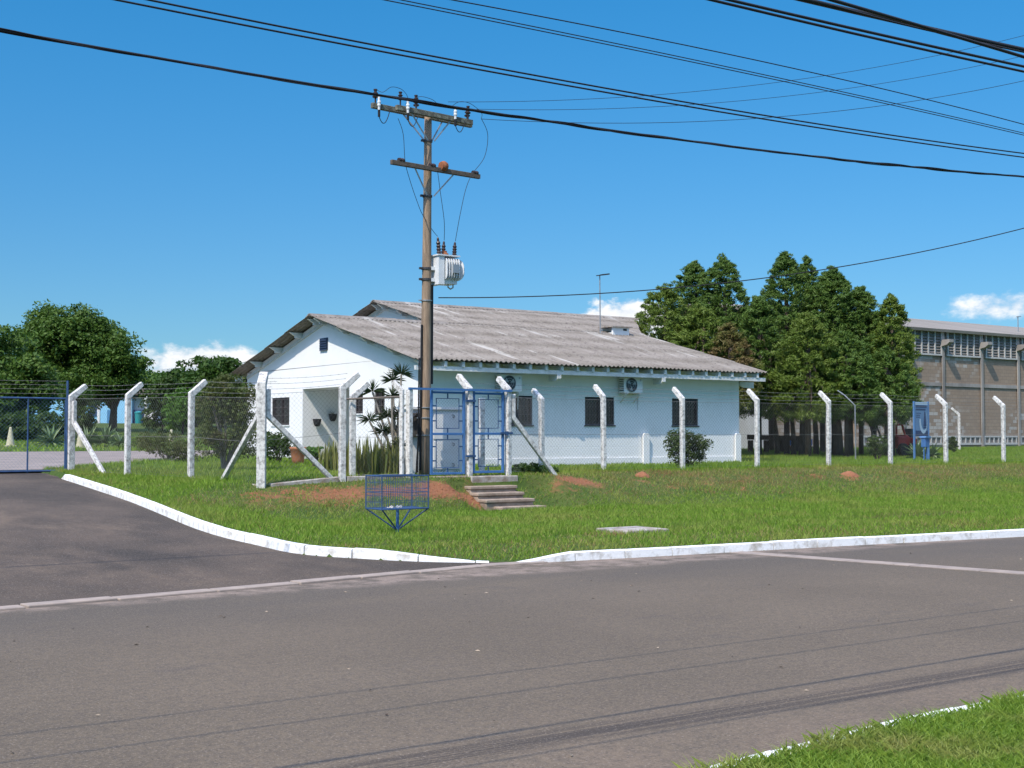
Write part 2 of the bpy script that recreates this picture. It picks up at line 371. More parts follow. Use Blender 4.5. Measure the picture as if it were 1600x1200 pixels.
def roof_mat():
    m = bpy.data.materials.new('fibre_cement'); m.use_nodes = True; nt = m.node_tree; b = nt.nodes['Principled BSDF']
    b.inputs['Roughness'].default_value = .95; b.inputs['Specular IOR Level'].default_value = .1
    g = N(nt, 'ShaderNodeNewGeometry'); p = g.outputs['Position']
    c = mixc(nt, ramp(nt, noise(nt, p, 1.1, 7, .7, (2.2, .5, 1)), .3, .7), (.19, .167, .143), (.262, .236, .207))
    c = mixc(nt, ramp(nt, noise(nt, p, 6, 6, .75), .50, .68), c, (.125, .108, .098))
    # limy pale runs where sheets were patched, dark lichen rows at sheet ends
    s = N(nt, 'ShaderNodeSeparateXYZ'); nt.links.new(p, s.inputs[0])
    run = ramp(nt, noise(nt, p, .55, 5, .6, (3.5, .35, .35)), .54, .66)
    run2 = ramp(nt, noise(nt, p, .33, 3, .5, (.6, 1, 1)), .46, .58)
    c = mixc(nt, mathn(nt, 'MULTIPLY', mathn(nt, 'MULTIPLY', run, run2), .6), c, (.47, .455, .42))
    fr = mathn(nt, 'FRACT', mathn(nt, 'DIVIDE', mathn(nt, 'SUBTRACT', s.outputs['Y'], 32.9), 1.62))
    row = mathn(nt, 'MULTIPLY', ramp(nt, fr, .06, .0), ramp(nt, noise(nt, p, 2.5, 3), .3, .6))
    c = mixc(nt, mathn(nt, 'MULTIPLY', row, .6), c, (.13, .11, .10))
    nt.links.new(c, b.inputs['Base Color'])
    bp = N(nt, 'ShaderNodeBump'); bp.inputs['Strength'].default_value = .35; bp.inputs['Distance'].default_value = .02
    nt.links.new(noise(nt, p, 22, 4), bp.inputs['Height']); nt.links.new(bp.outputs[0], b.inputs['Normal'])
    return m
def block_mat():
    """grey-brown concrete block wall: courses in mortar, patches of paler unrendered block"""
    m = bpy.data.materials.new('block_wall'); m.use_nodes = True; nt = m.node_tree; b = nt.nodes['Principled BSDF']; b.inputs['Roughness'].default_value = .95
    g = N(nt, 'ShaderNodeNewGeometry'); p = g.outputs['Position']; s = N(nt, 'ShaderNodeSeparateXYZ'); nt.links.new(p, s.inputs[0])
    cb = N(nt, 'ShaderNodeCombineXYZ'); nt.links.new(s.outputs['X'], cb.inputs[0]); nt.links.new(s.outputs['Z'], cb.inputs[1])
    br = N(nt, 'ShaderNodeTexBrick'); nt.links.new(cb.outputs[0], br.inputs['Vector'])
    br.inputs['Scale'].default_value = 1; br.inputs['Brick Width'].default_value = .4; br.inputs['Row Height'].default_value = .2; br.inputs['Mortar Size'].default_value = .012
    br.inputs['Color1'].default_value = (.275, .205, .150, 1); br.inputs['Color2'].default_value = (.315, .238, .175, 1); br.inputs['Mortar'].default_value = (.22, .165, .125, 1)
    b2 = N(nt, 'ShaderNodeTexBrick'); nt.links.new(cb.outputs[0], b2.inputs['Vector'])
    b2.inputs['Scale'].default_value = 1; b2.inputs['Brick Width'].default_value = .4; b2.inputs['Row Height'].default_value = .2; b2.inputs['Mortar Size'].default_value = .01; b2.inputs['Bias'].default_value = -.1
    b2.inputs['Color1'].default_value = (0, 0, 0, 1); b2.inputs['Color2'].default_value = (1, 1, 1, 1); b2.inputs['Mortar'].default_value = (0, 0, 0, 1)
    pt = ramp(nt, noise(nt, p, .22, 3, .6), .44, .56)
    pale = mathn(nt, 'MULTIPLY', mathn(nt, 'MULTIPLY', ramp(nt, b2.outputs['Color'], .25, .7), pt), .85)
    c = mixc(nt, pale, br.outputs['Color'], (.44, .42, .39))
    c = mixc(nt, mathn(nt, 'MULTIPLY', ramp(nt, noise(nt, p, .6, 6, .7), .45, .8), .4), c, (.17, .14, .125))
    nt.links.new(c, b.inputs['Base Color']); return m
M['ground'] = ground_mat(); M['asphalt'] = asphalt_mat('road'); M['driveway'] = asphalt_mat('driveway'); M['roof'] = roof_mat(); M['block'] = block_mat()
M['wcon'] = mat('warehouse_concrete', (.36, .335, .31), (.22, .20, .185), .95, .9, stretch=(1, 1, .4))
M['wlouver'] = mat('louvre_block', (.22, .205, .19), (.14, .13, .12), .9, 3)
M['wmull'] = mat('louvre_mullion', (.46, .45, .43), None, .9)

# ------------------------------------------------------------------ sky with cumulus near the horizon
SKY_LO = (.395, .655, .865, 1); SKY_HI = (.185, .92, 1.28, 1)
def build_world():
    nt = world.node_tree; n = nt.nodes; L = nt.links; bg = n['Background']; bg.inputs['Strength'].default_value = .105
    sk = N(nt, 'ShaderNodeTexSky'); sk.sky_type = 'NISHITA'; sk.sun_disc = False; sk.sun_elevation = SUN_EL; sk.sun_rotation = SUN_ROT
    sk.altitude = 300; sk.air_density = 1.0; sk.dust_density = .35; sk.ozone_density = 2.2
    tc = N(nt, 'ShaderNodeTexCoord'); s = N(nt, 'ShaderNodeSeparateXYZ'); L.new(tc.outputs['Generated'], s.inputs[0])
    az = mathn(nt, 'ARCTAN2', s.outputs['Y'], s.outputs['X']); el = mathn(nt, 'ARCSINE', s.outputs['Z'])
    cb = N(nt, 'ShaderNodeCombineXYZ'); L.new(az, cb.inputs[0]); L.new(el, cb.inputs[1])
    nz = noise(nt, cb.outputs[0], 42, 7, .58, (1, 1.6, 1)); nz2 = noise(nt, cb.outputs[0], 13, 4, .5)
    tot = None
    for px, py, wx, wy, soft in ((318, 570, 108, 40, .55), (968, 510, 78, 48, .3), (1580, 478, 98, 26, .8), (60, 640, 260, 30, .9), (1850, 500, 160, 40, .6), (-300, 560, 200, 45, .6)):
        d = ray(px, py); a0 = math.atan2(d[1], d[0]); e0 = math.atan2(d[2], math.hypot(d[0], d[1]))
        dx = mathn(nt, 'DIVIDE', mathn(nt, 'SUBTRACT', az, a0), wx/F); dy = mathn(nt, 'DIVIDE', mathn(nt, 'SUBTRACT', el, e0), wy/F)
        r2 = mathn(nt, 'ADD', mathn(nt, 'MULTIPLY', dx, dx), mathn(nt, 'MULTIPLY', dy, dy))
        k = mathn(nt, 'SUBTRACT', 1.0, r2)
        k = mathn(nt, 'ADD', k, mathn(nt, 'MULTIPLY', mathn(nt, 'SUBTRACT', nz, .5), 2.6))
        k = mathn(nt, 'ADD', k, mathn(nt, 'MULTIPLY', mathn(nt, 'SUBTRACT', nz2, .5), 1.4))
        k = ramp(nt, k, .05, .25+soft)
        tot = k if tot is None else mathn(nt, 'MAXIMUM', tot, k)
    shade = mixc(nt, ramp(nt, nz, .35, .65), (6.4, 6.9, 7.6), (8.6, 8.7, 8.8))
    hs = N(nt, 'ShaderNodeHueSaturation'); hs.inputs['Saturation'].default_value = 1.0; L.new(sk.outputs[0], hs.inputs['Color'])
    gr = N(nt, 'ShaderNodeMix'); gr.data_type = 'RGBA'; L.new(ramp(nt, el, .0, .42), gr.inputs[0]); gr.inputs[6].default_value = SKY_LO; gr.inputs[7].default_value = SKY_HI
    mu = N(nt, 'ShaderNodeMix'); mu.data_type = 'RGBA'; mu.blend_type = 'MULTIPLY'; mu.inputs[0].default_value = 1; L.new(hs.outputs[0], mu.inputs[6]); L.new(mixc(nt, ramp(nt, el, .42, .85), gr.outputs[2], (7.0, 6.0, 5.8)), mu.inputs[7]); hs = mu  # unseen upper sky boosted well above its own brightness to lift shaded walls
    # broken white cloud added overhead and behind, out of view, to brighten the shade
    cz = noise(nt, tc.outputs['Generated'], 2.6, 6, .6); tot = mathn(nt, 'MAXIMUM', tot, mathn(nt, 'MULTIPLY', ramp(nt, cz, .48, .60), ramp(nt, el, .46, .62)))
    c = mixc(nt, tot, hs.outputs[2], shade)
    L.new(c, bg.inputs['Color'])
build_world()

# ------------------------------------------------------------------ ground, road, kerbs
DIRT = []
for px, py, z, ru, rv, k in ((480, 775, .5, 2.2, 1.0, .58), (560, 768, .6, 2.2, .6, .62), (400, 785, .45, .9, .6, .5), (700, 765, 0, 1.3, .42, .92), (630, 768, 0, 1.2, .45, .75), (738, 772, 0, .35, .5, .6), (560, 770, 0, 1.1, .55, .68), (905, 752, .7, 1.0, .55, .72), (880, 758, .6, .5, .5, .6), (1000, 752, .7, .5, .7, .5), (1010, 762, .6, 1.7, .9, .36),
                        (1180, 762, .6, 2.4, .9, .32), (1400, 760, .6, 3, .9, .28), (925, 838, .17, .6, .3, .42), (1440, 806, .2, 1.6, .35, .4), (870, 770, .5, .8, .8, .34)):
    p = on_surface(px, py, ground_z, 18, 60); DIRT.append((p[0], p[1], ru, rv, k))
def dirt_at(u, v):
    d = np.zeros_like(np.asarray(u, float))
    for a, b, ru, rv, k in DIRT:
        r2 = ((u-a)/ru)**2 + ((v-b)/rv)**2
        d = np.maximum(d, k*np.exp(-r2*.9))
    fv = fence_v(u); b = np.exp(-((v-fv+1.7)/1.0)**2)*sstep(20.3, 22.5, u)
    d = np.maximum(d, b*(.21+.23*(.5+.5*np.sin(u*1.1+1.6*np.sin(v*1.3+u*.35)))))
    return d
def grid(us, vs, zf, name, m, smooth=True):
    UU, VV = np.meshgrid(us, vs); ZZ = zf(UU, VV); nu, nv = len(us), len(vs)
    V = np.stack([UU, VV, ZZ], -1).reshape(-1, 3)
    i = (np.arange(nv-1)[:, None]*nu+np.arange(nu-1)[None]).ravel()
    f = np.stack([i, i+1, i+1+nu, i+nu], -1).ravel()
    return mesh_np(name, V, f, np.full(len(i), 4), m, smooth=smooth)
us = np.unique(np.concatenate([np.linspace(-900, -40, 14), np.arange(-40, 2, 2.), np.arange(2, 7, .3), np.arange(7, 12, .1), np.arange(12, 15.6, .2), np.arange(15.6, 19.6, .1), np.arange(19.6, 50, .22), np.arange(50, 120, 3.), np.linspace(120, 1200, 14)]))
vs = np.unique(np.concatenate([np.linspace(-300, -12, 8), np.arange(-12, 0, 1.5), np.arange(0, 4, .2), np.arange(4., 5.8, .08), np.arange(13.0, 16, .08), np.arange(5.9, 13, .8), np.arange(16, 24, .2), np.arange(24, 26, .08), np.arange(26, 40, .2), np.arange(40, 100, 1.), np.linspace(100, 1400, 16)]))
ground = grid(us, vs, ground_z, 'ground', M['ground']); tag(ground, kind='structure')
at = ground.data.attributes.new('dirt', 'FLOAT', 'POINT')
co = np.zeros(len(ground.data.vertices)*3, np.float32); ground.data.vertices.foreach_get('co', co); co = co.reshape(-1, 3)
at.data.foreach_set('value', dirt_at(co[:, 0], co[:, 1]).astype(np.float32))

uu = np.unique(np.concatenate([np.linspace(-120, 0, 25), np.arange(0, 32, .25), np.linspace(32, 200, 40)])); tt = np.linspace(0, 1, 24)
V = np.array([[(u, n_edge(u)-.05+(v_edge(u)+.06-n_edge(u))*t, 0.) for u in uu] for t in tt]).reshape(-1, 3); n = len(uu)
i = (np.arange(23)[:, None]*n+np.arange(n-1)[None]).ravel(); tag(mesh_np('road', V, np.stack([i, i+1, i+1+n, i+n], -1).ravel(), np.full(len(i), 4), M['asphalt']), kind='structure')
# driveway sheet, from the street up to the gate, then the yard road behind it
uu = np.unique(np.concatenate([np.linspace(-14, 4, 20), np.arange(4, 14, .15)])); tt = np.linspace(0, 1, 110); n = len(uu)
V = np.array([[(u, v_edge(u)+.12+(36-v_edge(u)-.12)*t, 0.) for u in uu] for t in tt]).reshape(-1, 3); V[:, 2] = drive_z(V[:, 1])
i = (np.arange(109)[:, None]*n+np.arange(n-1)[None]).ravel(); f = np.stack([i, i+1, i+1+n, i+n], -1); c = V[f].mean(1); f = f[(c[:, 0] < 2) | (kerb_sd(c[:, 0], c[:, 1]) < .14)]
tag(mesh_np('driveway', V, f.ravel(), np.full(len(f), 4), M['driveway'], smooth=True), kind='structure')
yp = [(-16, 36.0), (float(kerb_u(36.0)), 36.0), (11.6, 38.2), (14.2, 40.4), (17.4, 43.0), (19.4, 46.5), (21, 50.5), (-16, 50.5)]
mb = MB(); b_us = np.linspace(0, 1, 14)
rows = []
for v in np.linspace(36.0, 50.5, 16):
    umax = np.interp(v, [p[1] for p in yp[1:7]], [p[0] for p in yp[1:7]])
    rows.append([(-16+(umax+16)*t, v, float(max(yard_z(v), drive_z(v) if v < 38 else 0))+.012) for t in b_us])
V = [p for r_ in rows for p in r_]; n = 14; i = (np.arange(15)[:, None]*n+np.arange(13)[None]).ravel()
M['yardroad'] = mat('yard_paving', (.27, .225, .20), (.20, .17, .15), .9, 1.2, bump=.2)
tag(mesh_np('yard_road', V, np.stack([i, i+1, i+1+n, i+n], -1).ravel(), np.full(len(i), 4), M['yardroad'], smooth=True), kind='structure')

def kerb(name, pts, w, h0, m, seg, zf, gap=.018, taper=(.05, .05)):
    """kerb of separate stones laid end to end along a polyline, as one strip of the street"""
    pts = np.array(pts, float); d = np.r_[0, np.cumsum(np.linalg.norm(np.diff(pts, axis=0), axis=1))]; mb = MB(); s = 0
    while s < d[-1]-.15:
        ln = min(seg*random.uniform(.8, 1.15), d[-1]-s)
        k = 3 if ln > .5 else 2; js = random.uniform(-.005, .005); jz = random.uniform(-.005, .005)
        ss = np.linspace(s+gap/2, s+ln-gap/2, k+1); vs_ = []
        for q in ss:
            c = np.array([np.interp(q, d, pts[:, 0]), np.interp(q, d, pts[:, 1])])
            c2 = np.array([np.interp(q+.05, d, pts[:, 0]), np.interp(q+.05, d, pts[:, 1])])
            c1 = np.array([np.interp(q-.05, d, pts[:, 0]), np.interp(q-.05, d, pts[:, 1])]); t = (c2-c1)/np.linalg.norm(c2-c1); nn = np.array([-t[1], t[0]])
            z0 = zf(c[0], c[1]); e = .012; h = h0*max(.12, min(1, (q+.03)/taper[0], (d[-1]-q+.03)/taper[1]))
            for off, zz in ((js, -.12), (js+.012, h-e+jz), (js+.035, h+jz), (w-.02, h+jz), (w, h-e+jz), (w, -.12)):
                pnt = c+nn*off; vs_.append((pnt[0], pnt[1], z0+zz))
        nf = 6; fs = [(a*nf+b, a*nf+(b+1) % nf, (a+1)*nf+(b+1) % nf, (a+1)*nf+b) for a in range(k) for b in range(nf)]
        fs += [tuple(range(nf))[::-1], tuple(k*nf+b for b in range(nf))]
        mb.add(vs_, fs); s += ln
    return tag(mb.build(name, m), kind='structure')
kx0 = float(P(800, 880, z=.0)[0])
kerb('kerb_street', [(u, float(v_edge(u))+.0) for u in np.concatenate([np.arange(kx0, 32, .5), np.arange(32, 95, 1.)])], .14, .13, M['kerbwhite'], 1.05, lambda x, y: 0, taper=(.9, .05))
kerb('kerb_driveway', KERB, .15, .135, M['kerbwhite'], .95, lambda x, y: float(drive_z(y)), taper=(.4, 1.6))
kerb('kerb_near', [(u, float(n_edge(u))-.14) for u in np.arange(-10, 60, .75)], .14, .12, M['kerbwhite'], 1.0, lambda x, y: 0)
# concrete gutter between street and driveway, and the strip set across the street
mb = MB(); u = -30.
while u < kx0+.3:
    l = random.uniform(.9, 1.3); j = random.uniform(-.015, .015); mb.bar((u, float(v_edge(u))+.02+j, -.022), (u+l-.02, float(v_edge(u+l))+.02+j, -.022), .24, .09+random.uniform(-.016, .016)); u += l
tag(bevel(mb.build('gutter_strip', M['gutter']), .012), kind='structure')
a = P(1150, 863, z=.0); b = P(1600, 896, z=0); d = (b-a)/np.linalg.norm(b-a)
mb = MB(); 
for k in range(12):
    p = a+d*(k*1.0); q = a+d*(k*1.0+.985); mb.bar((p[0], p[1], -.03), (q[0], q[1], -.03), .34, .076)
tag(mb.build('gutter_crossing', M['gutter']), kind='structure')

# ------------------------------------------------------------------ the house
HV = 33.4; HU0, HU1 = 20.2, 33.5; VA, VB = 39.5, 43.75; V2 = 45.7; UB = 25.0; UB1 = 37.6
EV = 32.68; EZ = 4.05; SL = .2615
def zr(v): return EZ + SL*(v-EV) if v <= VA else EZ + SL*(VA-EV) - SL*(v-VA)          # lower roof
def zrb(v): return EZ + SL*(v-EV) if v <= VB else EZ + SL*(VB-EV) - SL*(v-VB)         # higher roof behind
house = thing('house', (HU0, HV, .9), 'long white single storey building with a grey corrugated double gabled roof behind the fence', 'house')
def wall_grid(mb, fn, s0, s1, z0, z1, holes, depth):
    """flat wall with openings: faces round the holes plus their reveals; fn(s, z, depth) -> point"""
    ss = sorted({s0, s1, *[h[0] for h in holes], *[h[1] for h in holes]}); zs = sorted({z0, z1, *[h[2] for h in holes], *[h[3] for h in holes]})
    for a, b in zip(ss, ss[1:]):
        for c, d in zip(zs, zs[1:]):
            m_, n_ = (a+b)/2, (c+d)/2
            if any(h[0] < m_ < h[1] and h[2] < n_ < h[3] for h in holes): continue
            mb.add([fn(a, c, 0), fn(b, c, 0), fn(b, d, 0), fn(a, d, 0)], [(0, 1, 2, 3)])
    for a, b, c, d in holes:
        for (p, q) in (((a, c), (b, c)), ((b, c), (b, d)), ((b, d), (a, d)), ((a, d), (a, c))):
            mb.add([fn(*p, 0), fn(*q, 0), fn(*q, depth), fn(*p, depth)], [(0, 1, 2, 3)])
side = lambda s, z, d: (s, HV+d, z); gab = lambda s, z, d: (HU0+d, s, z)
SIDE_W = []
for x0, x1, y0, y1 in ((788, 832, 617.5, 664), (914, 960, 620, 664), (1050, 1091, 622.5, 665)):
    p = P(x0, y0, y=HV); q = P(x1, y1, y=HV); SIDE_W.append((p[0], q[0], q[2], p[2]))
GAB_W = []
for x0, x1, y0, y1 in ((425, 452, 622, 664), (553, 567, 611, 646), (585, 601, 609.5, 647)):
    p = P(x0, y0, x=HU0); q = P(x1, y1, x=HU0); GAB_W.append((q[1], p[1], q[2], p[2]))
pl = P(473, 608, x=HU0); PV1 = pl[1]; PV0 = P(546, 603, x=HU0)[1]; PZ = pl[2]
# side-wall material carries the shallow joints between the precast slabs
def slab_mat():
    m = mat('precast_wall_paint', (.80, .81, .81), None, .65, spec=.3); nt = m.node_tree; b_ = nt.nodes['Principled BSDF']
    g = N(nt, 'ShaderNodeNewGeometry'); p = g.outputs['Position']; s = N(nt, 'ShaderNodeSeparateXYZ'); nt.links.new(p, s.inputs[0])
    fr = mathn(nt, 'FRACT', mathn(nt, 'DIVIDE', mathn(nt, 'SUBTRACT', s.outputs['Z'], .97), .49))
    j = mathn(nt, 'MINIMUM', fr, mathn(nt, 'SUBTRACT', 1.0, fr))
    c = mixc(nt, ramp(nt, noise(nt, p, 1.3, 6, .7, (1, 1, .5)), .45, .85), (.81, .815, .81), (.70, .70, .68))
    low = mathn(nt, 'MULTIPLY', ramp(nt, s.outputs['Z'], 1.35, .85), ramp(nt, noise(nt, p, 3.5, 5), .4, .75))
    c = mixc(nt, mathn(nt, 'MULTIPLY', low, .5), c, (.46, .40, .34))
    nt.links.new(c, b_.inputs['Base Color'])
    bp = N(nt, 'ShaderNodeBump'); bp.inputs['Strength'].default_value = .25; bp.inputs['Distance'].default_value = .008
    nt.links.new(ramp(nt, j, .0, .03), bp.inputs['Height']); nt.links.new(bp.outputs[0], b_.inputs['Normal']); return m
M['slab'] = slab_mat()
mb = MB()
wall_grid(mb, side, HU0, HU1, .4, zr(HV)-.06, SIDE_W, .13)
gh = GAB_W + [(PV0, PV1, .4, PZ)]
mb.build('wall', M['slab'], house); mb = MB()
wall_grid(mb, gab, HV, V2, .4, zr(HV)-.06, gh, .14)
zt = zr(HV)-.06
mb.add([gab(HV, zt, 0), gab(V2, zt, 0), gab(V2, zr(V2)-.06, 0), gab(VA, zr(VA)-.06, 0)], [(3, 2, 1, 0)])
# far walls and the taller section behind
mb.add([(HU1, HV, .4), (HU1, V2, .4), (HU1, V2, zt), (HU1, VA, zr(VA)-.06), (HU1, HV, zt)], [(0, 1, 2, 3, 4)])
mb.add([(HU0, V2, .4), (UB, V2, .4), (UB, V2, zr(V2)-.06), (HU0, V2, zr(V2)-.06)], [(3, 2, 1, 0)])
VE = 2*VB-HV
mb.add([(UB, VE, .4), (UB, VE, zrb(VE)-.06), (UB, VB, zrb(VB)-.06), (UB, HV+.3, zrb(HV+.3)-.06), (UB, HV+.3, .4)], [(0, 1, 2, 3, 4)])
mb.add([(UB1-.6, VE, .4), (UB1-.6, VE, zrb(VE)-.06), (UB1-.6, VB, zrb(VB)-.06), (UB1-.6, V2, zrb(V2)-.5), (UB1-.6, V2, .4)], [(0, 1, 2, 3, 4)])
mb.add([(UB, VE, .4), (UB1-.6, VE, .4), (UB1-.6, VE, zrb(VE)-.06), (UB, VE, zrb(VE)-.06)], [(0, 1, 2, 3)])
# porch recess: floor, ceiling, three inner walls
DP = 2.6; a, b = HU0+.14, HU0+DP
mb.add([(a, PV1, .4), (b, PV1, .4), (b, PV1, PZ), (a, PV1, PZ)], [(0, 1, 2, 3)])
mb.add([(a, PV0, .4), (b, PV0, .4), (b, PV0, PZ), (a, PV0, PZ)], [(3, 2, 1, 0)])
mb.add([(b, PV0, .4), (b, PV1, .4), (b, PV1, PZ), (b, PV0, PZ)], [(0, 1, 2, 3)])
mb.add([(a, PV0, PZ), (b, PV0, PZ), (b, PV1, PZ), (a, PV1, PZ)], [(0, 1, 2, 3)])
mb.add([(HU0-.3, PV0, .98), (b, PV0, .98), (b, PV1, .98), (HU0-.3, PV1, .98)], [(3, 2, 1, 0)])
wl = mb.build('wall', M['white_paint'], house)
# plinth band and half height pilasters
mb = MB(); zp0 = P(900, 716, y=HV-.05)[2]
mb.box(HU0-.03, HU1+.02, HV-.035, HV-.004, .4, zp0); mb.build('plinth', M['white_paint'], house)
for px in (1010, 1153.5):
    p = P(px, 680, y=HV-.09); mb = MB(); mb.box(p[0]-.13, p[0]+.13, HV-.10, HV-.038, .5, p[2]); mb.prism([(-.13, 0), (.13, 0), (.08, .07), (-.08, .07)], (p[0], HV-.10, p[2]), (1, 0, 0), (0, 0, 1), (0, .062, 0)); mb.build('pilaster', M['white_paint'], house)
# windows: pane, dark frame, mullion and lattice grille
def window(kind, a, b, c, d, fn, lattice, nm):
    mb = MB(); w = .05
    def bx(s0, s1, z0, z1, d0, d1):
        pts = [fn(s, z, dd) for dd in (d0, d1) for s, z in ((s0, z0), (s1, z0), (s1, z1), (s0, z1))]
        mb.add(pts, [(3, 2, 1, 0), (4, 5, 6, 7), (0, 1, 5, 4), (1, 2, 6, 5), (2, 3, 7, 6), (3, 0, 4, 7)])
    e = .004
    bx(a+e, b-e, c+e, c+w, .03, .09); bx(a+e, b-e, d-w, d-e, .03, .09); bx(a+e, a+w, c+w, d-w, .03, .09); bx(b-w, b-e, c+w, d-w, .03, .09)
    bx((a+b)/2-.02, (a+b)/2+.02, c+w, d-w, .04, .085)
    f = mb.build('window', M['frame'], house)
    mb = MB(); mb.add([fn(a, c, .088), fn(b, c, .088), fn(b, d, .088), fn(a, d, .088)], [(0, 1, 2, 3)]); mb.build('pane', M['glass'], f)
    mb = MB(); bx2 = lambda s0, s1, z0, z1: mb.add([fn(s, z, dd) for dd in (.012, .024) for s, z in ((s0, z0), (s1, z0), (s1, z1), (s0, z1))], [(3, 2, 1, 0), (4, 5, 6, 7), (0, 1, 5, 4), (1, 2, 6, 5), (2, 3, 7, 6), (3, 0, 4, 7)])
    if lattice:
        for s in np.arange(a+.1, b-.04, .115): bx2(s-.006, s+.006, c+.02, d-.02)
        for z in np.linspace(c+.06, d-.06, 4): mb.add([fn(s, zz, dd) for dd in (.014, .022) for s, zz in ((a+.02, z-.006), (b-.02, z-.006), (b-.02, z+.006), (a+.02, z+.006))], [(3, 2, 1, 0), (4, 5, 6, 7), (0, 1, 5, 4), (1, 2, 6, 5), (2, 3, 7, 6), (3, 0, 4, 7)])
        mb.build('grille', M['grille'], f)
    mb = MB(); pts = [fn(s, z, dd) for dd in (-.035, .03) for s, z in ((a-.03, c-.045), (b+.03, c-.045), (b+.03, c-.004), (a-.03, c-.004))]
    mb.add(pts, [(3, 2, 1, 0), (4, 5, 6, 7), (0, 1, 5, 4), (1, 2, 6, 5), (2, 3, 7, 6), (3, 0, 4, 7)]); mb.build('sill', M['frame'] if fn is side else M['trim'], f)
for h in SIDE_W: window('w', *h, side, True, 'w')
for h in GAB_W: window('w', *h, gab, True, 'w')
# dark room behind each opening so a pane never looks into an empty shell
mb = MB(); mb.box(HU0+.35, HU1-.3, HV+.35, HV+.40, .6, 3.6); mb.box(HU0+.35, HU0+.40, HV+.6, PV0-.15, .6, 3.6); mb.build('inner_wall', M['frame'], house)
# vent shutter in the gable
mb = MB(); p = P(500.5, 529, x=HU0); q = P(512.5, 546, x=HU0); va, vb, za, zb = q[1], p[1], q[2], p[2]
mb.box(HU0-.03, HU0-.002, va, vb, za, zb)
vent = mb.build('vent', M['blueframe'], house); mb = MB()
for k in range(5):
    z = za+(zb-za)*(k+.15)/5; mb.add([(HU0-.035, va+.03, z), (HU0-.035, vb-.03, z), (HU0-.065, vb-.03, z-.035), (HU0-.065, va+.03, z-.035), (HU0-.035, va+.03, z+.012), (HU0-.035, vb-.03, z+.012)], [(0, 1, 2, 3), (3, 2, 5, 4)])
mb.build('louvre', M['blueframe'], vent)
# porch door at the back of the recess
mb = MB(); mb.box(b-.05, b-.003, PV0+.5, PV0+1.4, .98, 3.05); mb.build('door', M['ladder'], house)
# corrugated roof sheets
def corrugated(name, u0, u1f, v0, v1, zf, parent, wl=.177, amp=.026):
    """sheet with waves across u running down the slope; sheet rows lap by a small step; u1f(v) = right edge"""
    um = max(u1f(v0), u1f(v1)); n = int((um-u0)/wl*6); rows = []
    L_ = 1.62; nrow = max(1, int(math.ceil(abs(v1-v0)/L_)))
    vv = []
    sgn = 1 if v1 > v0 else -1
    for k in range(nrow):
        a_ = v0+sgn*k*L_; b_ = v0+sgn*min((k+1)*L_, abs(v1-v0)); vv += [(a_, 1.0*.016), ((a_*.5+b_*.5), .004), (b_, -.006)]
    tt = np.linspace(0, 1, n+1); V = []
    for v, dz in vv:
        uu = np.minimum(u0+(um-u0)*tt, u1f(v))
        zz = zf(v)+dz+amp*np.sin((uu-u0)/wl*2*math.pi) + .02*np.sin(uu*.9+v*.7)*np.sin(v*.5)
        jit = .03*np.sin(np.floor((uu-u0)/1.06)*12.9898+v*7)*(1 if v == v0 else .4)
        V.append(np.stack([uu, np.full_like(uu, v)+jit*1.0, zz], -1))
    V = np.concatenate(V); m_ = n+1; i = (np.arange(len(vv)-1)[:, None]*m_+np.arange(n)[None]).ravel()
    ff = np.stack([i, i+1, i+1+m_, i+m_], -1)
    if sgn < 0: ff = ff[:, ::-1]
    o = mesh_np(name, V, ff.ravel(), np.full(len(i), 4), M['roof'], parent, smooth=True)
    s = o.modifiers.new('thickness', 'SOLIDIFY'); s.thickness = .014; s.offset = -1
    return o
RU0 = HU0-.55; RU1 = 34.25
roof = corrugated('roof', RU0, lambda v: RU1, EV, VA, zr, house)
r2 = corrugated('roof', RU0, lambda v: UB+.2, V2+.55, VA, zr, house)
r2b = corrugated('roof', UB1-4.6, lambda v: RU1, V2+.55, VA, zr, house)
rb = corrugated('roof', UB-.55, lambda v: RU1+(UB1-RU1)*min(1, max(0, (v-VA)/(VB-VA))), VA, VB, zrb, house)
corrugated('roof', UB-.55, lambda v: UB1, VE+.55, VB, zrb, house)
def ridge_cap(u0, u1, v, z):
    mb = MB(); u = u0
    while u < u1:
        l = min(1.1, u1-u)
        pr = [(-.24, -.075), (-.10, .005), (0, .03), (.10, .005), (.24, -.075), (.22, -.095), (0, .008), (-.22, -.095)]
        mb.prism(pr, (u, v, z+.03+random.uniform(0, .012)), (0, 1, 0), (0, 0, 1), (l+.03, 0, 0)); u += l
    return mb
ridge_cap(RU0, UB, VA, zr(VA)).build('ridge_cap', M['roof'], house)
ridge_cap(UB1-4.6+.1, RU1, VA, zr(VA)).build('ridge_cap', M['roof'], house)
ridge_cap(UB-.55, UB1, VB, zrb(VB)).build('ridge_cap', M['roof'], house)
# purlins that poke out of the gables, with their cut tails
def purlin(v, zz, u0, u1):
    mb = MB(); h = .19; mb.prism([(0, 0), (.22, -h+.06), (.22, -h), (u1-u0, -h), (u1-u0, 0)], (u0, v-.05, zz), (1, 0, 0), (0, 0, 1), (0, .10, 0)); mb.build('purlin', M['trim'], house)
for v in (EV+.12, EV+1.75, EV+3.4, EV+5.0, VA-.22, VA+.22, V2-4.6, V2-3.0, V2-1.35, V2+.42): purlin(v, zr(v)-.045, RU0+.05, HU0)
for v in (VA+1.1, VA+2.6, VB-.22, VB+.22, VB+1.9, VB+3.5, VB+5.2): purlin(v, zrb(v)-.045, UB-.5, UB)
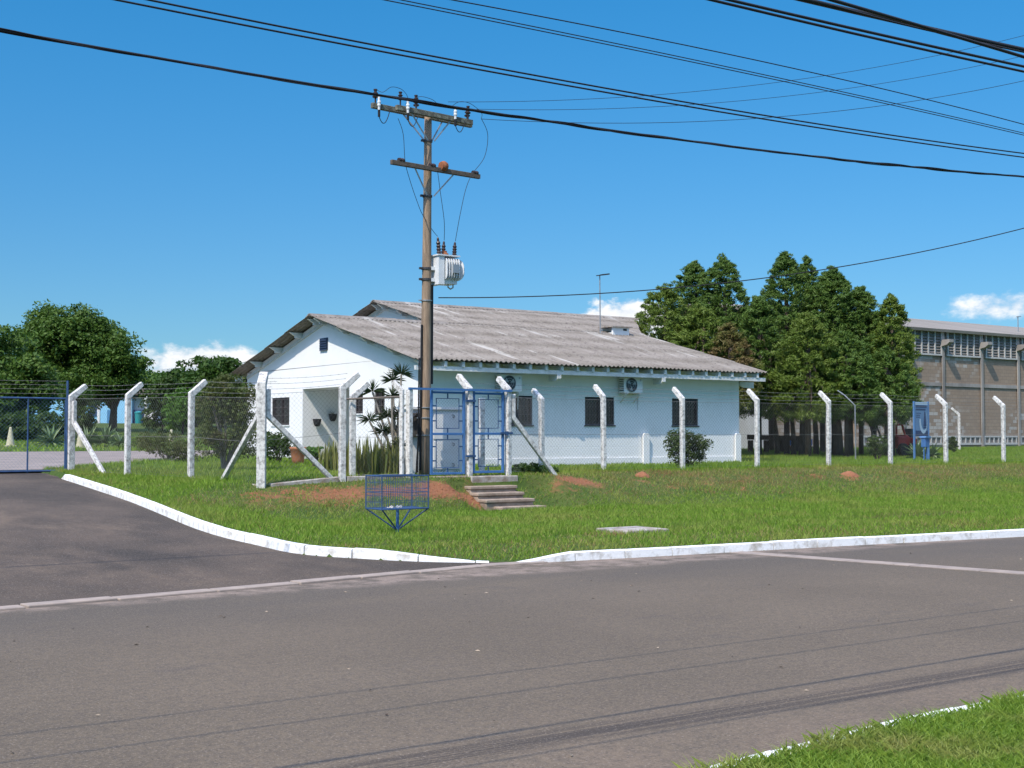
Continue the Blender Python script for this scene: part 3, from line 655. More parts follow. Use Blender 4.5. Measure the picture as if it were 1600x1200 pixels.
# rake board on each gable wall
def rake(u, v0, v1, zf):
    mb = MB(); mb.bar((u-.02, v0, zf(v0)-.24), (u-.02, v1, zf(v1)-.24), .045, .10); mb.build('rake_board', M['trim'], house)
rake(HU0-.004, HV+.05, VA-.03, zr); rake(HU0-.004, VA+.03, V2-.05, zr); rake(UB-.004, VA+.6, VB-.03, zrb); rake(UB-.004, VB+.03, VB+6, zrb)
# eave: long beam, spacer blocks, corbels
mb = MB(); mb.box(RU0+.1, RU1-.05, EV+.10, EV+.19, zr(EV+.1)-.33, zr(EV+.1)-.20); mb.build('eave_beam', M['trim'], house)
mb = MB()
for u in np.arange(RU0+.5, RU1-.1, .62): mb.prism([(0, 0), (0, .16), (.62, .16+.62*SL), (.62, -.06+.62*SL)], (u-.05, EV+.07, zr(EV+.07)-.20), (0, 1, 0), (0, 0, 1), (.10, 0, 0))
o = mb.build('rafter_tail', M['trim'], house); o['kind'] = 'stuff'
for px in (864, 1027):
    p = P(px, 583, y=HV-.3); mb = MB(); mb.prism([(0, 0), (.48, 0), (.48, -.2), (.12, -.2), (0, -.12)], (p[0]-.07, EV+.08, zr(EV+.1)-.332), (0, 1, 0), (0, 0, 1), (.14, 0, 0)); mb.build('corbel', M['trim'], house)
mb = MB(); mb.prism([(0, 0), (.7, 0), (.7, -.22), (.2, -.2), (0, -.12)], (HU1+.02, HV-.03, zr(EV+.1)-.332), (1, 0, 0), (0, 0, 1), (0, .1, 0)); mb.build('corbel', M['trim'], house)
# soffit boards closing the eave between beam and wall
mb = MB(); mb.add([(RU0+.3, EV+.2, zr(EV+.2)-.09), (RU1-.1, EV+.2, zr(EV+.2)-.09), (RU1-.1, HV-.002, zr(HV)-.09), (RU0+.3, HV-.002, zr(HV)-.09)], [(0, 1, 2, 3)]); mb.build('soffit', M['trim'], house)
# masonry vent box on the roof near the far gable
p = P(966, 527, y=VA-.1); cu = p[0]
mb = MB(); zt = zr(VA); mb.box(cu-.25, cu+.30, VA-.40, VA+.30, zt-.35, zt+.20); mb.box(cu-.52, cu-.25, VA-.40, VA-.32, zt-.35, zt+.2); mb.box(cu-.52, cu-.25, VA+.22, VA+.30, zt-.35, zt+.2); mb.box(cu-.52, cu-.25, VA-.32, VA+.22, zt-.35, zt+.0)
ch = mb.build('chimney', M['white_paint'], roof); mb = MB(); mb.box(cu-.62, cu+.40, VA-.5, VA+.4, zt+.204, zt+.245); mb.build('cap_slab', M['footing'], ch)
mb = MB(); mb.box(cu+.0, cu+.18, VA-.408, VA-.402, zt+.08, zt+.16); mb.build('vent_hole', M['acdark'], ch)
# antenna mast on the roof
p = P(938, 524, y=VA-.3); q = P(935, 430, y=VA-.3); zb_ = zr(VA-.3)
an = thing('roof_mast', (p[0], VA-.3, zb_), 'thin steel mast with a short arm standing on the corrugated roof beside the vent box', 'mast')
mb = MB(); mb.tube([(p[0], VA-.3, zb_-.05), (p[0]-.02, VA-.3, q[2])], .022, 6); mb.build('pole', M['steel'], an)
mb = MB(); mb.bar((p[0]-.15, VA-.3, q[2]-.02), (p[0]+.32, VA-.3, q[2]+.06), .12, .035); mb.bar((p[0]+.05, VA-.3, q[2]+.02), (p[0]+.40, VA-.3, q[2]+.075), .18, .05); mb.build('lamp_arm', M['darksteel'], an)

# ---- wall things
def aircon(px, py, label):
    p = P(px, py, y=HV-.36); u, z = p[0], p[2]; t = thing('air_conditioner', (u, HV-.36, z), label, 'air conditioner', 'air conditioner units on the long wall')
    mb = MB(); mb.box(u-.40, u+.40, HV-.36, HV-.06, z-.27, z+.27); bevel(mb.build('casing', M['acwhite'], t), .02)
    mb = MB(); mb.lathe([(.232, 0), (.232, .012)], (u-.09, HV-.362, z), 28, (0, -1, 0)); g = mb.build('fan_grille', M['acdark'], t)
    mb = MB()
    for r_ in (.08, .15, .232): mb.tube([(u-.09+r_*math.cos(a_), HV-.380, z+r_*math.sin(a_)) for a_ in np.linspace(0, 2*math.pi, 26)], .006, 5, False)
    for k in range(3):
        a_ = k*2.09+.4; mb.add([(u-.09+.03*math.cos(a_), HV-.376, z+.03*math.sin(a_)), (u-.09+.2*math.cos(a_-.3), HV-.376, z+.2*math.sin(a_-.3)), (u-.09+.2*math.cos(a_+.35), HV-.3765, z+.2*math.sin(a_+.35))], [(0, 1, 2)])
    mb.build('fan_blade', M['plategrey'], g)
    mb = MB(); mb.lathe([(.035, 0), (.035, .006)], (u+.30, HV-.362, z+.16), 12, (0, -1, 0)); mb.build('badge', M['plategrey'], t)
    mb = MB()
    for k in range(7): mb.box(u-.404, u-.4005, HV-.33, HV-.1, z-.2+k*.06, z-.17+k*.06)
    mb.build('side_louvre', M['acdark'], t)
    for s in (-.28, .28):
        mb = MB(); mb.bar((u+s, HV-.38, z-.292), (u+s, HV-.0, z-.292), .04, .04); mb.bar((u+s, HV-.33, z-.31), (u+s, HV-.01, z-.58), .03, .03); mb.build('bracket', M['trim'], t)
    mb = MB(); mb.tube([(u+.36, HV-.1, z+.1), (u+.47, HV-.05, z+.05), (u+.47, HV-.02, z-.8)], .018, 6); mb.build('pipe', M['trim'], t)
aircon(799.5, 598.5, 'white air conditioner unit high on the wall above the window nearest the gate')
aircon(990, 601.5, 'white air conditioner unit high on the wall above the middle window of the long side')
def wall_pot(px, py, label):
    p = P(px, py, y=PV1-.13); mb = MB(); mb.lathe([(.07, -.14), (.12, -.06), (.15, .10), (.155, .12)], (p[0], PV1-.155, p[2]), 14)
    t = thing('wall_pot', tuple(p), label, 'plant pot', 'dark pots in the porch'); mb.build('bowl', M['pot'], t)
    return t, p
wall_pot(495, 660, 'black half round wall pot lower and left of two, empty, on the sunlit porch wall')
t, p = wall_pot(519.5, 652, 'black wall pot with a small sprig, upper right of two in the porch shade')
mb = MB()
for k in range(9):
    a_ = k*.7; mb.add([p+(0, 0, .1), p+(.02, 0, .1), p+(.14*math.cos(a_), .1*math.sin(a_), .24)], [(0, 1, 2)])
mb.build('leaf', M['leaf_dark'], t)

# ------------------------------------------------------------------ fence posts
IN_R = (0, 1); IN_L = (1, .12)
def fence_post(name, u, v, arm, label, H=2.0, w=.125, brace=None, z=None, armlen=.48, lean=(0, 0), group='whitewashed concrete posts of the fence', bend=True):
    z0 = gz(u, v) if z is None else z
    t = thing(name, (u, v, z0), label, 'fence post', group)
    ad = np.array([arm[0], arm[1]], float); ad /= np.linalg.norm(ad); sd = np.array([-ad[1], ad[0]])
    lx = np.array([lean[0], lean[1], 0])
    a_ = armlen*.707; th = w
    poly = [(-th/2, -.25), (th/2, -.25), (th/2, H-.03), (th/2+a_, H+a_-.06), (th/2+a_-.07, H+a_+.04), (-th/2, H+.05)] if bend else [(-th/2, -.25), (th/2, -.25), (th/2, H), (-th/2, H)]
    mb = MB(); o = np.array([u, v, z0]) - np.array([sd[0], sd[1], 0])*w*.46
    mb.prism(poly, o, (ad[0]+0, ad[1], 0), (lean[0], lean[1], 1), np.array([sd[0], sd[1], 0])*w*.92)
    bevel(mb.build('shaft', M['concrete'], t), .014)
    if brace is not None:
        for bd, run in brace:
            bd = np.array(bd, float); bd /= np.linalg.norm(bd); fu, fv = u+bd[0]*run, v+bd[1]*run; zf = gz(fu, fv)
            mb = MB(); wv = .10; q = .14
            A = [(q-wv/2, H-.10), (q+wv/2, H-.08), (q+wv/2, H-.62), (run+.06, zf-z0-.15), (run-.07, zf-z0-.15), (q-wv/2, H-.68)]
            mb.prism(A[::-1], np.array([u, v, z0])-np.array([-bd[1], bd[0], 0])*wv/2, (bd[0], bd[1], 0), (0, 0, 1), np.array([-bd[1], bd[0], 0])*wv)
            bevel(mb.build('brace', M['concrete'], t), .012)
    return t
RP = []      # right fence
rl = ['nearest the building corner', '']
right_px = [943, 1066, 1182.5, 1294, 1390.5, 1477, 1567]
rlab = ['white bent top concrete post in front of the middle window of the long wall',
        'white bent top concrete post in front of the round bush and far window',
        'white bent top concrete post just right of the end of the white building',
        'white bent top concrete post in front of the dark conifer trunks',
        'white bent top concrete post beside the small yellowish bush and red machine',
        'white bent top concrete post just right of the blue sign board',
        'rightmost white bent top concrete post in front of the block warehouse']
VR = 27.7
for px, l in zip(right_px, rlab):
    k = (px-800)/F; Z = VR/(_f[1]+_r[1]*k); u = _f[0]*Z+_r[0]*k*Z; RP.append((u, VR))
    fence_post('fence_post', u, VR, IN_R, l, lean=(random.uniform(-.008, .008), random.uniform(-.01, .01)))
du = (RP[-1][0]-RP[0][0])/6
u_out = [RP[-1][0]+du*k for k in (1, 2, 3)]
def px_uv(px, v):
    k = (px-800)/F; Z = v/(_f[1]+_r[1]*k); return _f[0]*Z+_r[0]*k*Z
I1 = px_uv(846, VR-.1); I0 = px_uv(753, VR-.3)
fence_post('fence_post', I1, VR-.1, (-.1, 1), 'white concrete post with cracked tilted top between the braced gate post and the air conditioner', H=1.88, w=.13, armlen=.42)
fence_post('fence_post', I0, VR-.3, IN_R, 'straight white concrete post seen through the right hand gate leaf', H=1.9, bend=False)
# front line with the pedestrian gates
VG = 25.8
gu = lambda px: px_uv(px, VG)
C0 = (gu(409), VG)
fence_post('fence_post', *C0, (1, 1.6), 'thick double braced concrete corner post with mesh wrapped round it', H=2.28, w=.20, brace=[((-.06, 1), 2.0), ((1, 0), 1.9)], armlen=.36, z=.62)
fence_post('fence_post', gu(535), VG, (1, -.1), 'nearer of two bent white posts standing close together left of the sword plants', H=2.02, w=.14, z=.84)
fence_post('fence_post', px_uv(551, VG+.9), VG+.9, (1, -.1), 'shorter rear one of two bent white posts standing close together by the sword plants', H=1.84, w=.13)
fence_post('fence_post', px_uv(628, VG+.05), VG+.05, (-.4, 1), 'slim mottled post with a broken crooked top left of the utility pole', H=1.95, w=.09, armlen=.34)
fence_post('fence_post', gu(639), VG-.02, (-.2, 1), 'mottled straight concrete post that carries the left end of the blue gate rail', H=2.0, w=.125, bend=False)
fence_post('fence_post', gu(733), VG, (-.15, 1), 'blocky grey concrete post between the two blue gate leaves', H=2.05, w=.14, armlen=.5)
fence_post('fence_post', gu(794), VG, (-.15, 1), 'concrete post with a long slanting brace right of the blue gates', H=2.04, w=.13, brace=[((1, .0), 1.55)], armlen=.45)
# left line towards the vehicle gate
LPS = []
for px, base, z, l, br in ((299, 751, .78, 'white bent top concrete post in front of the large olive shrub', None), (200, 746, .80, 'white bent top concrete post in front of the pale blue far building', None), (111.5, 739, .84, 'braced concrete post where the vehicle gate is hinged', [((.25, -1), 1.75)])):
    Z = {299: 30.8, 200: 32.8, 111.5: 34.6}[px]; u, v = PD(px, Z); LPS.append((u, v))
    fence_post('fence_post', u, v, IN_L, l, H=2.0 if px != 111.5 else 1.98, w=.13 if px != 111.5 else .17, brace=br, z=z)
# far grey post inside the yard
u, v = PD(1498, 70); fence_post('fence_post', u, v, (-.6, .5), 'slim grey concrete post close to the warehouse wall, small and far', H=1.9, w=.13, armlen=.5)
u, v = PD(1336, 52); t = thing('lamp_pole', (u, v, gz(u, v)), 'thin galvanised pole with a bent tip in front of the conifer trunks', 'pole')
mb = MB(); z = gz(u, v); mb.tube([(u, v, z-.2), (u, v, z+2.15), (u-.25, v+.3, z+2.55), (u-.45, v+.5, z+2.75)], .028, 6); mb.build('tube', M['steel'], t)

# ---- chain link and barbed wire
def chain_link(mb, A, B, h, pitch=.105, r=.0010, z0=None, off=.06, z1=None):
    A = np.array(A, float); B = np.array(B, float); Lg = np.linalg.norm(B-A); d = (B-A)/Lg
    za = (gz(*A) if z0 is None else z0)+off; zb = (gz(*B) if z1 is None else z1)+off
    nrm = np.array([-d[1], d[0], 0])
    def pt(s, z):
        s = min(max(s, 0), Lg); p = A+d*s; return np.array([p[0], p[1], za+(zb-za)*s/Lg+z])
    for sg in (1, -1):
        s = -h if sg > 0 else 0.0
        while s < (Lg if sg > 0 else Lg+h):
            # line from (s,0) rising with slope sg
            s0, e0, s1, e1 = s, 0.0, s+sg*h, h
            if s0 < 0: e0 = -s0*sg; s0 = 0
            if s0 > Lg: e0 = (s0-Lg); s0 = Lg
            if s1 > Lg: e1 = h-(s1-Lg); s1 = Lg
            if s1 < 0: e1 = h-(-s1); s1 = 0
            if e1-e0 > .05:
                p, q = pt(s0, e0)+nrm*.002*sg, pt(s1, e1)+nrm*.002*sg; mb.bar(p, q, r*2, r*2, up=nrm)
            s += pitch
    return pt, Lg
def strand(mb, p, q, r=.0035, barbs=True, sag=.03):
    pts = catenary(p, q, sag, 7); mb.tube(pts, r, 4, False)
    if barbs:
        p, q = np.array(p), np.array(q); L_ = np.linalg.norm(q-p)
        for s in np.arange(.1, L_, .2):
            c = p+(q-p)*s/L_ - np.array([0, 0, 4*sag*(s/L_)*(1-s/L_)]); a_ = random.uniform(0, 3); e = np.array([math.cos(a_)*.02, math.sin(a_)*.012, .016]); mb.bar(c-e, c+e, .003, .003)
def fence_run(name, pts, h, label, arm, zs=None):
    t = thing(name, (pts[0][0], pts[0][1], gz(*pts[0])), label, 'wire fence', 'wire mesh runs between the concrete posts')
    mb = MB(); wires = [MB() for _ in range(3)]; bw = [MB() for _ in range(3)]
    for k, (A, B) in enumerate(zip(pts, pts[1:])):
        z0 = zs[k] if zs else None; z1 = zs[k+1] if zs else None
        pt, L_ = chain_link(mb, A, B, h, z0=z0, z1=z1)
        for wi, z in zip(wires, (.02, h*.5, h)): wi.tube([pt(0, z), pt(L_/2, z-.008), pt(L_, z)], .0042, 4, False)
        if arm is not None:
            ad = np.array([arm[0], arm[1], 0.]); ad /= np.linalg.norm(ad)
            for bi, q in zip(bw, (.08, .2, .32)): o = ad*(q+.05)+np.array([0, 0, h+q+.04]); strand(bi, pt(0, 0)+o, pt(L_, 0)+o)
    mb.build('chain_link_mesh', M['mesh'], t); 
    for wi in wires: wi.build('tension_wire', M['barb'], t)
    if arm is not None:
        for bi in bw: bi.build('barbed_wire', M['barb'], t)
fence_run('wire_fence', [(I0, VR-.3), (I1, VR-.1)]+RP+[(u, VR) for u in u_out], 1.88, 'long chain link fence with barbed wire in front of the white building and the lawn', IN_R)
for u in u_out[:0]: pass
fence_run('wire_fence', [C0]+LPS[:3], 1.9, 'chain link fence running back from the corner post to the vehicle gate', IN_L, zs=[.66, .78, .80, .84])
fence_run('wire_fence', [C0, (gu(535), VG)], 1.95, 'short chain link panel between the thick corner post and the twin bent posts', (1, 1), zs=[.68, .84])
fence_run('wire_fence', [(px_uv(551, VG+.9), VG+.9), (px_uv(628, VG+.05), VG+.05)], 1.75, 'chain link panel under a brown top rail in front of the sword plants', None)
fence_run('wire_fence', [(gu(794), VG), (I1, VR-.1)], 1.85, 'short chain link panel running back from the braced gate post to the yard', None)
A, B = (px_uv(551, VG+.9), VG+.9), (px_uv(628, VG+.05), VG+.05)
mb = MB(); mb.tube([(A[0]-.25, A[1], gz(*A)+1.80), (B[0], B[1], gz(*B)+1.84)], .022, 8); tag(mb.build('top_rail', M['ladder'], org=(A[0], A[1], gz(*A)+1.8)), 'brown tube rail across the top of the mesh panel left of the utility pole', 'rail')
# low concrete beam at the fence foot
def foot_beam(pts, label, top):
    t = MB()
    for (a_, b_), z0, z1 in zip(zip(pts, pts[1:]), top, top[1:]):
        a_ = np.array(a_); b_ = np.array(b_); dd = (b_-a_)/np.linalg.norm(b_-a_); t.bar((*(a_+dd*.1), z0-.12), (*(b_-dd*.1), z1-.12), .12, .24)
    o = t.build('foot_beam', M['footing'], org=(*pts[0], top[0]-.24)); tag(o, label, 'concrete beam'); bevel(o, .02)
foot_beam([(C0[0]+.1, VG), (gu(535), VG), (gu(632), VG-.02)], 'low pale concrete beam under the mesh from corner post to utility pole', [.80, .92, .93])
foot_beam([C0, LPS[0]], 'low concrete beam under the mesh left of the corner post', [.78, .86])

# ------------------------------------------------------------------ pedestrian gates
GZ = P(730, 741, y=VG)[2]
def gate_leaf(u0, u1, z0, z1, label):
    t = thing('gate_leaf', (u0, VG, z0), label, 'gate', 'blue pedestrian gate leaves')
    mb = MB(); w = .055
    for u in (u0+w/2, u1-w/2): mb.box(u-w/2, u+w/2, VG-w/2, VG+w/2, z0, z1)
    zm = z0+(z1-z0)*.475
    for z in (z0+w/2, zm, z1-w/2-.05): mb.box(u0+w+.001, u1-w-.001, VG-w/2+.002, VG+w/2-.002, z-w/2, z+w/2)
    bevel(mb.build('frame', M['blue'], t), .006)
    mb = MB(); m_ = MB()
    for za, zb in ((z0+.16, zm-.13), (zm+.13, z1-.22)):
        ua, ub = u0+.16, u1-.16
        mb.tube([(ua, VG, za), (ub, VG, za), (ub, VG, zb), (ua, VG, zb), (ua, VG, za)], .013, 6)
        for q in (.25, .75):
            zz = za+(zb-za)*q; mb.bar((ua, VG, zz), (u0+w, VG, zz), .012, .03); mb.bar((ub, VG, zz), (u1-w, VG, zz), .012, .03)
        um = (ua+ub)/2; mb.bar((um, VG, za), (um, VG, za-.12), .012, .03); mb.bar((um, VG, zb), (um, VG, zb+.12), .012, .03)
        chain_link(m_, (ua, VG), (ub, VG), zb-za, z0=za, z1=za, off=0, pitch=.08, r=.0010)
    mb.build('inner_frame', M['bluedark'], t); m_.build('chain_link_mesh', M['mesh'], t)
    return t
g1 = gate_leaf(gu(672.5), gu(726), GZ, P(700, 608, y=VG)[2], 'left hand blue tube gate leaf with mesh beside the utility pole')
g2 = gate_leaf(gu(738.5), gu(787), GZ+.02, P(765, 610, y=VG)[2], 'right hand blue tube gate leaf with mesh above the concrete steps')
for g, u in ((g2, gu(738.5)), ):
    for z in (GZ+.42, GZ+1.72):
        mb = MB(); mb.box(u-.22, u+.04, VG-.085, VG+.0-.03, z-.02, z+.03); mb.tube([(u-.01, VG-.05, z-.06), (u-.01, VG-.05, z+.08)], .02, 8); mb.build('hinge', M['bluedark'], g)
u = gu(787); mb = MB(); zz = GZ+.96; mb.box(u-.12, u+.22, VG-.075, VG-.03, zz-.015, zz+.03); mb.box(u+.02, u+.08, VG-.09, VG-.03, zz-.05, zz+.05); mb.build('latch', M['bluedark'], g2)
mb = MB(); zt_ = P(700, 608.5, y=VG-.07)[2]; mb.bar((gu(636), VG-.075, zt_), (gu(797), VG-.075, zt_), .05, .05)
tag(mb.build('gate_rail', M['blue'], org=(gu(636), VG-.075, zt_)), 'long blue steel rail across the top of both gate leaves', 'rail')
# sills under the leaves and the steps
mb = MB(); mb.box(gu(672), gu(727), VG-.16, VG+.2, GZ-.25, GZ-.03); o = mb.build('gate_sill', M['step'], org=(gu(672), VG, GZ-.25)); bevel(o, .02); tag(o, 'rough brownish sill under the left hand gate leaf', 'sill')
mb = MB(); mb.box(gu(727)+.01, gu(800), VG-.26, VG+.22, GZ-.30, GZ-.045); o = mb.build('gate_sill', M['footing'], org=(gu(730), VG, GZ-.3)); bevel(o, .02); tag(o, 'pale concrete threshold block under the right hand gate leaf', 'sill')
steps = thing('steps', (gu(770), VG-1, .15), 'flight of four worn concrete steps leading up to the blue gates', 'steps')
sv = VG-.26
for k, (x0, x1, y) in enumerate(((735.5, 809, 758.5), (747, 820, 769), (760, 836, 779.5), (785, 855, 791))):
    p = P(x0, y+3, y=sv-.32*(k+1)); q = P(x1, y+3, y=sv-.32*(k+1)); z = p[2]+.02
    mb = MB(); mb.box(p[0], q[0], sv-.32*(k+1), sv-.32*k+.04, z-.075, z); mb.box(p[0]+.02, q[0]-.02, sv-.32*(k+1)+.035, sv-.32*k+.03, z-.35, z-.077)
    o = mb.build('step', M['step'], steps); bevel(o, .018)

# ------------------------------------------------------------------ electricity meter cabinet
MV = 26.75; m0, m1 = px_uv(640, MV), px_uv(722, MV); mzt = P(690, 640, y=MV)[2]; mz0 = .7
mc = thing('meter_cabinet', ((m0+m1)/2, MV, mz0), 'white masonry meter cabinet with a cap slab standing behind the left gate leaf', 'meter cabinet')
mb = MB(); mb.box(m0, m1, MV, MV+.5, mz0, mzt); mb.build('body', M['meterwall'], mc)
mb = MB(); mb.box(m0-.05, m1+.05, MV-.06, MV+.56, mzt+.002, mzt+.06); mb.build('cap_slab', M['white_paint'], mc)
for ya, yb in ((646, 686), (690, 733)):
    p = P(678, ya, y=MV-.02); q = P(719, yb, y=MV-.02); mb = MB(); mb.box(p[0], q[0], MV-.022, MV-.003, q[2], p[2]); d_ = bevel(mb.build('door', M['meterwall'], mc), .006)
    mb = MB()
    for yy in ((650,) if ya < 660 else (687+7, 726)):
        c = P(708, yy, y=MV-.03); mb.tube([(c[0]-.03, MV-.028, c[2]+.03), (c[0]+.02, MV-.05, c[2]+.02), (c[0]+.02, MV-.05, c[2]-.03), (c[0]-.01, MV-.03, c[2]-.04)], .008, 5)
    mb.build('handle', M['darksteel'], d_)
p = P(641, 645, y=MV-.1); q = P(657, 682, y=MV-.1); mb = MB(); mb.box(p[0], q[0]+.1, MV-.12, MV-.003, q[2], p[2]); bevel(mb.build('meter_box', M['meterbox'], mc), .01)
mb = MB()
for k, off in enumerate((0, .05)):
    c = P(648+2*k, 652, y=MV-.16); mb.tube([(c[0]-.08, MV-.15, c[2]-.16), (c[0]-.09, MV-.17, c[2]-.02), (c[0], MV-.18, c[2]+.05+off), (c[0]+.09, MV-.17, c[2]-.05), (c[0]+.1, MV-.17, c[2]-.5), (c[0]+.06+off, MV-.17, c[2]-1.0), (c[0]+.04+off, MV-.17, c[2]-1.4)], .022, 6)
mb.build('cable', M['cable'], mc)
# pale pipe stub above the cabinet
p = P(652, 616, y=MV+.3); mb = MB(); mb.tube([(p[0], MV+.3, mzt+.05), (p[0], MV+.3, p[2])], .06, 10); mb.build('pipe', M['white_paint'], mc)

# ------------------------------------------------------------------ utility pole
PV = 26.25; pu = px_uv(664, PV); pz0 = gz(pu, PV)-.1; pt = P(669, 176, y=PV); px1 = pt[0]; pz1 = pt[2]
pole = thing('utility_pole', (pu, PV, pz0+.1), 'tall weathered timber utility pole with two crossarms beside the blue gates', 'utility pole')
def pole_at(z): t_ = (z-pz0)/(pz1-pz0); return np.array([pu+(px1-pu)*t_, PV, z]), .138-(.138-.085)*t_
pts = [pole_at(z)[0] for z in np.linspace(pz0, pz1, 14)]; rs = [pole_at(z)[1]*random.uniform(.985, 1.015) for z in np.linspace(pz0, pz1, 14)]
MB().tube(pts, rs, 18).build('shaft', M['pole_wood'], pole, smooth=True)
AD = np.array([.995, .099, 0]); AN = np.array([-.099, .995, 0])
def zpole(y): return P(668, y, y=PV)[2]
zA = zpole(180); zB = zpole(266)
def clamp(z, mtl='darksteel', hh=.05):
    c, r_ = pole_at(z); mb = MB(); mb.lathe([(r_+.012, -hh/2), (r_+.02, -hh/2), (r_+.02, hh/2), (r_+.012, hh/2)], c, 18); mb.box(c[0]-r_-.09, c[0]-r_+.0, c[1]-.03, c[1]+.03, z-hh/2, z+hh/2); mb.build('clamp', M[mtl], pole)
def arm(z, off, s0, s1, m, w=.10, h=.125):
    c, r_ = pole_at(z); o = c+AN*off; mb = MB(); mb.bar(o+AD*s0, o+AD*s1, w, h); ob = mb.build('crossarm', m, pole); bevel(ob, .01); return o
oF = arm(zA-.02, -.165, -1.05, 1.20, M['arm_wood']); oR = arm(zA+.02, .165, -1.50, 1.45, M['arm_wood'])
oL = arm(zB, -.20, -1.20, 1.42, M['arm_dark'], .09, .11)
for zc, o, ss in ((zA, oF, (-.62, .55)), (zA, oR, (-.62, .55)), (zB, oL, (-.52, .62))):
    for s in ss:
        c, r_ = pole_at(zc-.62); mb = MB(); mb.bar(o+AD*s+np.array([0, 0, -.05]), c+AD*(.10*np.sign(s))+AN*(.0 if o is oR else -.12), .035, .010, up=(0, 1, 0)); mb.build('arm_brace', M['steel'], pole)
for z in (zA-.62, zB-.62, zpole(420), zpole(437)): clamp(z)
for z in (zpole(470), zpole(637), zpole(653), zpole(680)): clamp(z, 'steel', .025)
def insulator(c, k=1.0):
    mb = MB(); pr = [(.02, -.14), (.02, 0), (.055, 0), (.072, .02), (.072, .035), (.04, .05), (.036, .085), (.062, .10), (.062, .115), (.034, .13), (.034, .165), (.046, .175), (.046, .20), (.02, .21)]
    mb.lathe([(a_*k, b_*k) for a_, b_ in pr], c, 14); mb.build('insulator', M['porcelain'], pole, smooth=False)
for s in (-1.40, .32-.55, 1.32): insulator(oR+AD*s+np.array([0, 0, .19]))
for s in (-.93+.0, -.30-.18, 1.08): insulator(oF+AD*s+np.array([0, 0, .20]), .92)
INS = [oR+AD*s+np.array([0, 0, .40]) for s in (-1.40, -.23, 1.32)]
def cutout(c, tilt):
    mb = MB(); mb.tube([c+np.array([0, 0, .30]), c], .030, 8); mb.lathe([(.036, 0), (.044, .03), (.036, .06), (.044, .10), (.036, .13)], c+np.array([0, 0, .08]), 10); a_ = mb.build('surge_arrester', M['tank'], pole)
    mb = MB(); mb.tube([c+np.array([0, 0, -.0]), c+np.array([0, 0, -.16])], .03, 8); mb.tube(catenary(c+np.array([.0, 0, -.15]), c+AD*.30+np.array([0, 0, .02]), .22, 9), .010, 5); mb.build('fuse_lead', M['cable'], pole)
for s, o in ((-1.36, oR), (-.78, oF), (.62, oF)): cutout(o+AD*s+AN*-.09+np.array([0, 0, -.10 if s != .62 else -.02]), 0)
mb = MB()
for s in (-.92, -.02, 1.28): mb.lathe([(.05, -.08), (.06, -.03), (.045, 0), (.06, .03), (.05, .08)], oL+AD*s+np.array([0, 0, .075]), 12, AD)
mb.build('spool_insulator', M['porcelain'], pole)
mb = MB(); mb.lathe([(.02, -.085), (.10, -.08), (.125, -.02), (.125, .02), (.10, .08), (.02, .085)], oL+AD*.30+AN*-.02+np.array([0, 0, .10]), 16, AD); mb.build('rusty_spool', M['rust'], pole)
# black cables down the pole
def pole_off(z, au, av): c, r_ = pole_at(z); return c+np.array([au*(r_+.03), av*(r_+.03), 0])
mb = MB(); mb.tube([pole_off(z, .92, -.1) for z in np.linspace(zpole(445), zpole(600), 8)] , .045, 8); mb.build('conduit', M['cable'], pole)
mb = MB(); mb.tube([pole_off(z, -.97, -.25) for z in np.linspace(zpole(508), zpole(735), 10)], .026, 6); mb.tube([pole_off(z, -1.35, -.25) for z in np.linspace(zpole(560), zpole(738), 8)], .018, 6); mb.build('cable', M['cable'], pole)

# transformer
TV = PV-.10; tz = zpole(421); c0, r0 = pole_at(tz)
tr = thing('transformer', (c0[0]+.5, c0[1]-.05, tz-.4), 'white finned transformer tank bolted to the right side of the utility pole', 'transformer')
TX = c0[0]+r0+.05; ty = c0[1]-.02
mb = MB(); mb.box(TX, TX+.16, ty-.26, ty+.26, tz-.36, tz+.31); mb.build('tank', M['tank'], tr)
mb = MB(); mb.box(TX-.03, TX+.58, ty-.29, ty+.29, tz+.313, tz+.345); mb.build('lid', M['tank'], tr)
mb = MB(); mb.box(TX+.163, TX+.55, ty-.20, ty+.20, tz-.33, tz-.17); mb.build('lower_tank', M['tank'], tr)
mb = MB(); mb.box(TX+.163, TX+.56, ty-.15, ty+.19, tz-.168, tz+.24); mb.build('core', M['tank'], tr)
mb = MB()
def finpoly(w, h0, h1, r_): 
    return [(0, h0), (w-r_, h0)]+[(w-r_+r_*math.sin(a_), h0+r_-r_*math.cos(a_)) for a_ in np.linspace(0.3, math.pi/2, 5)]+[(w-r_+r_*math.cos(a_), h1-r_+r_*math.sin(a_)) for a_ in np.linspace(0, math.pi/2-.3, 5)]+[(w-r_, h1), (0, h1)]
nf = 17
for k in range(nf):      # fins fan round the free end of the tank
    if k < 6: base = (TX+.20+k*.068, ty-.13); dr = (0, -1); w = .20
    elif k >= nf-6: base = (TX+.20+(nf-1-k)*.068, ty+.13); dr = (0, 1); w = .20
    else:
        a_ = -math.pi/2+math.pi*(k-5)/(nf-11); base = (TX+.56+.02*math.cos(a_), ty+.11*math.sin(a_)); dr = (math.cos(a_), math.sin(a_)); w = .23
    mb.prism(finpoly(w, tz-.24, tz+.28, .12 if k < 6 or k >= nf-6 else .20), (base[0]+dr[1]*.009, base[1]-dr[0]*.009, 0), (dr[0], dr[1], 0), (0, 0, 1), (-dr[1]*.018, dr[0]*.018, 0))
mb.build('cooling_fin', M['tank'], tr)['kind'] = 'stuff'
mb = MB(); q = np.array([TX+.43, ty-.345, tz+.02]); mb.box(q[0]-.085, q[0]+.085, q[1]-.012, q[1]+.008, q[2]-.10, q[2]+.10); mb.build('rating_plate', M['plategrey'], tr)
TB = []
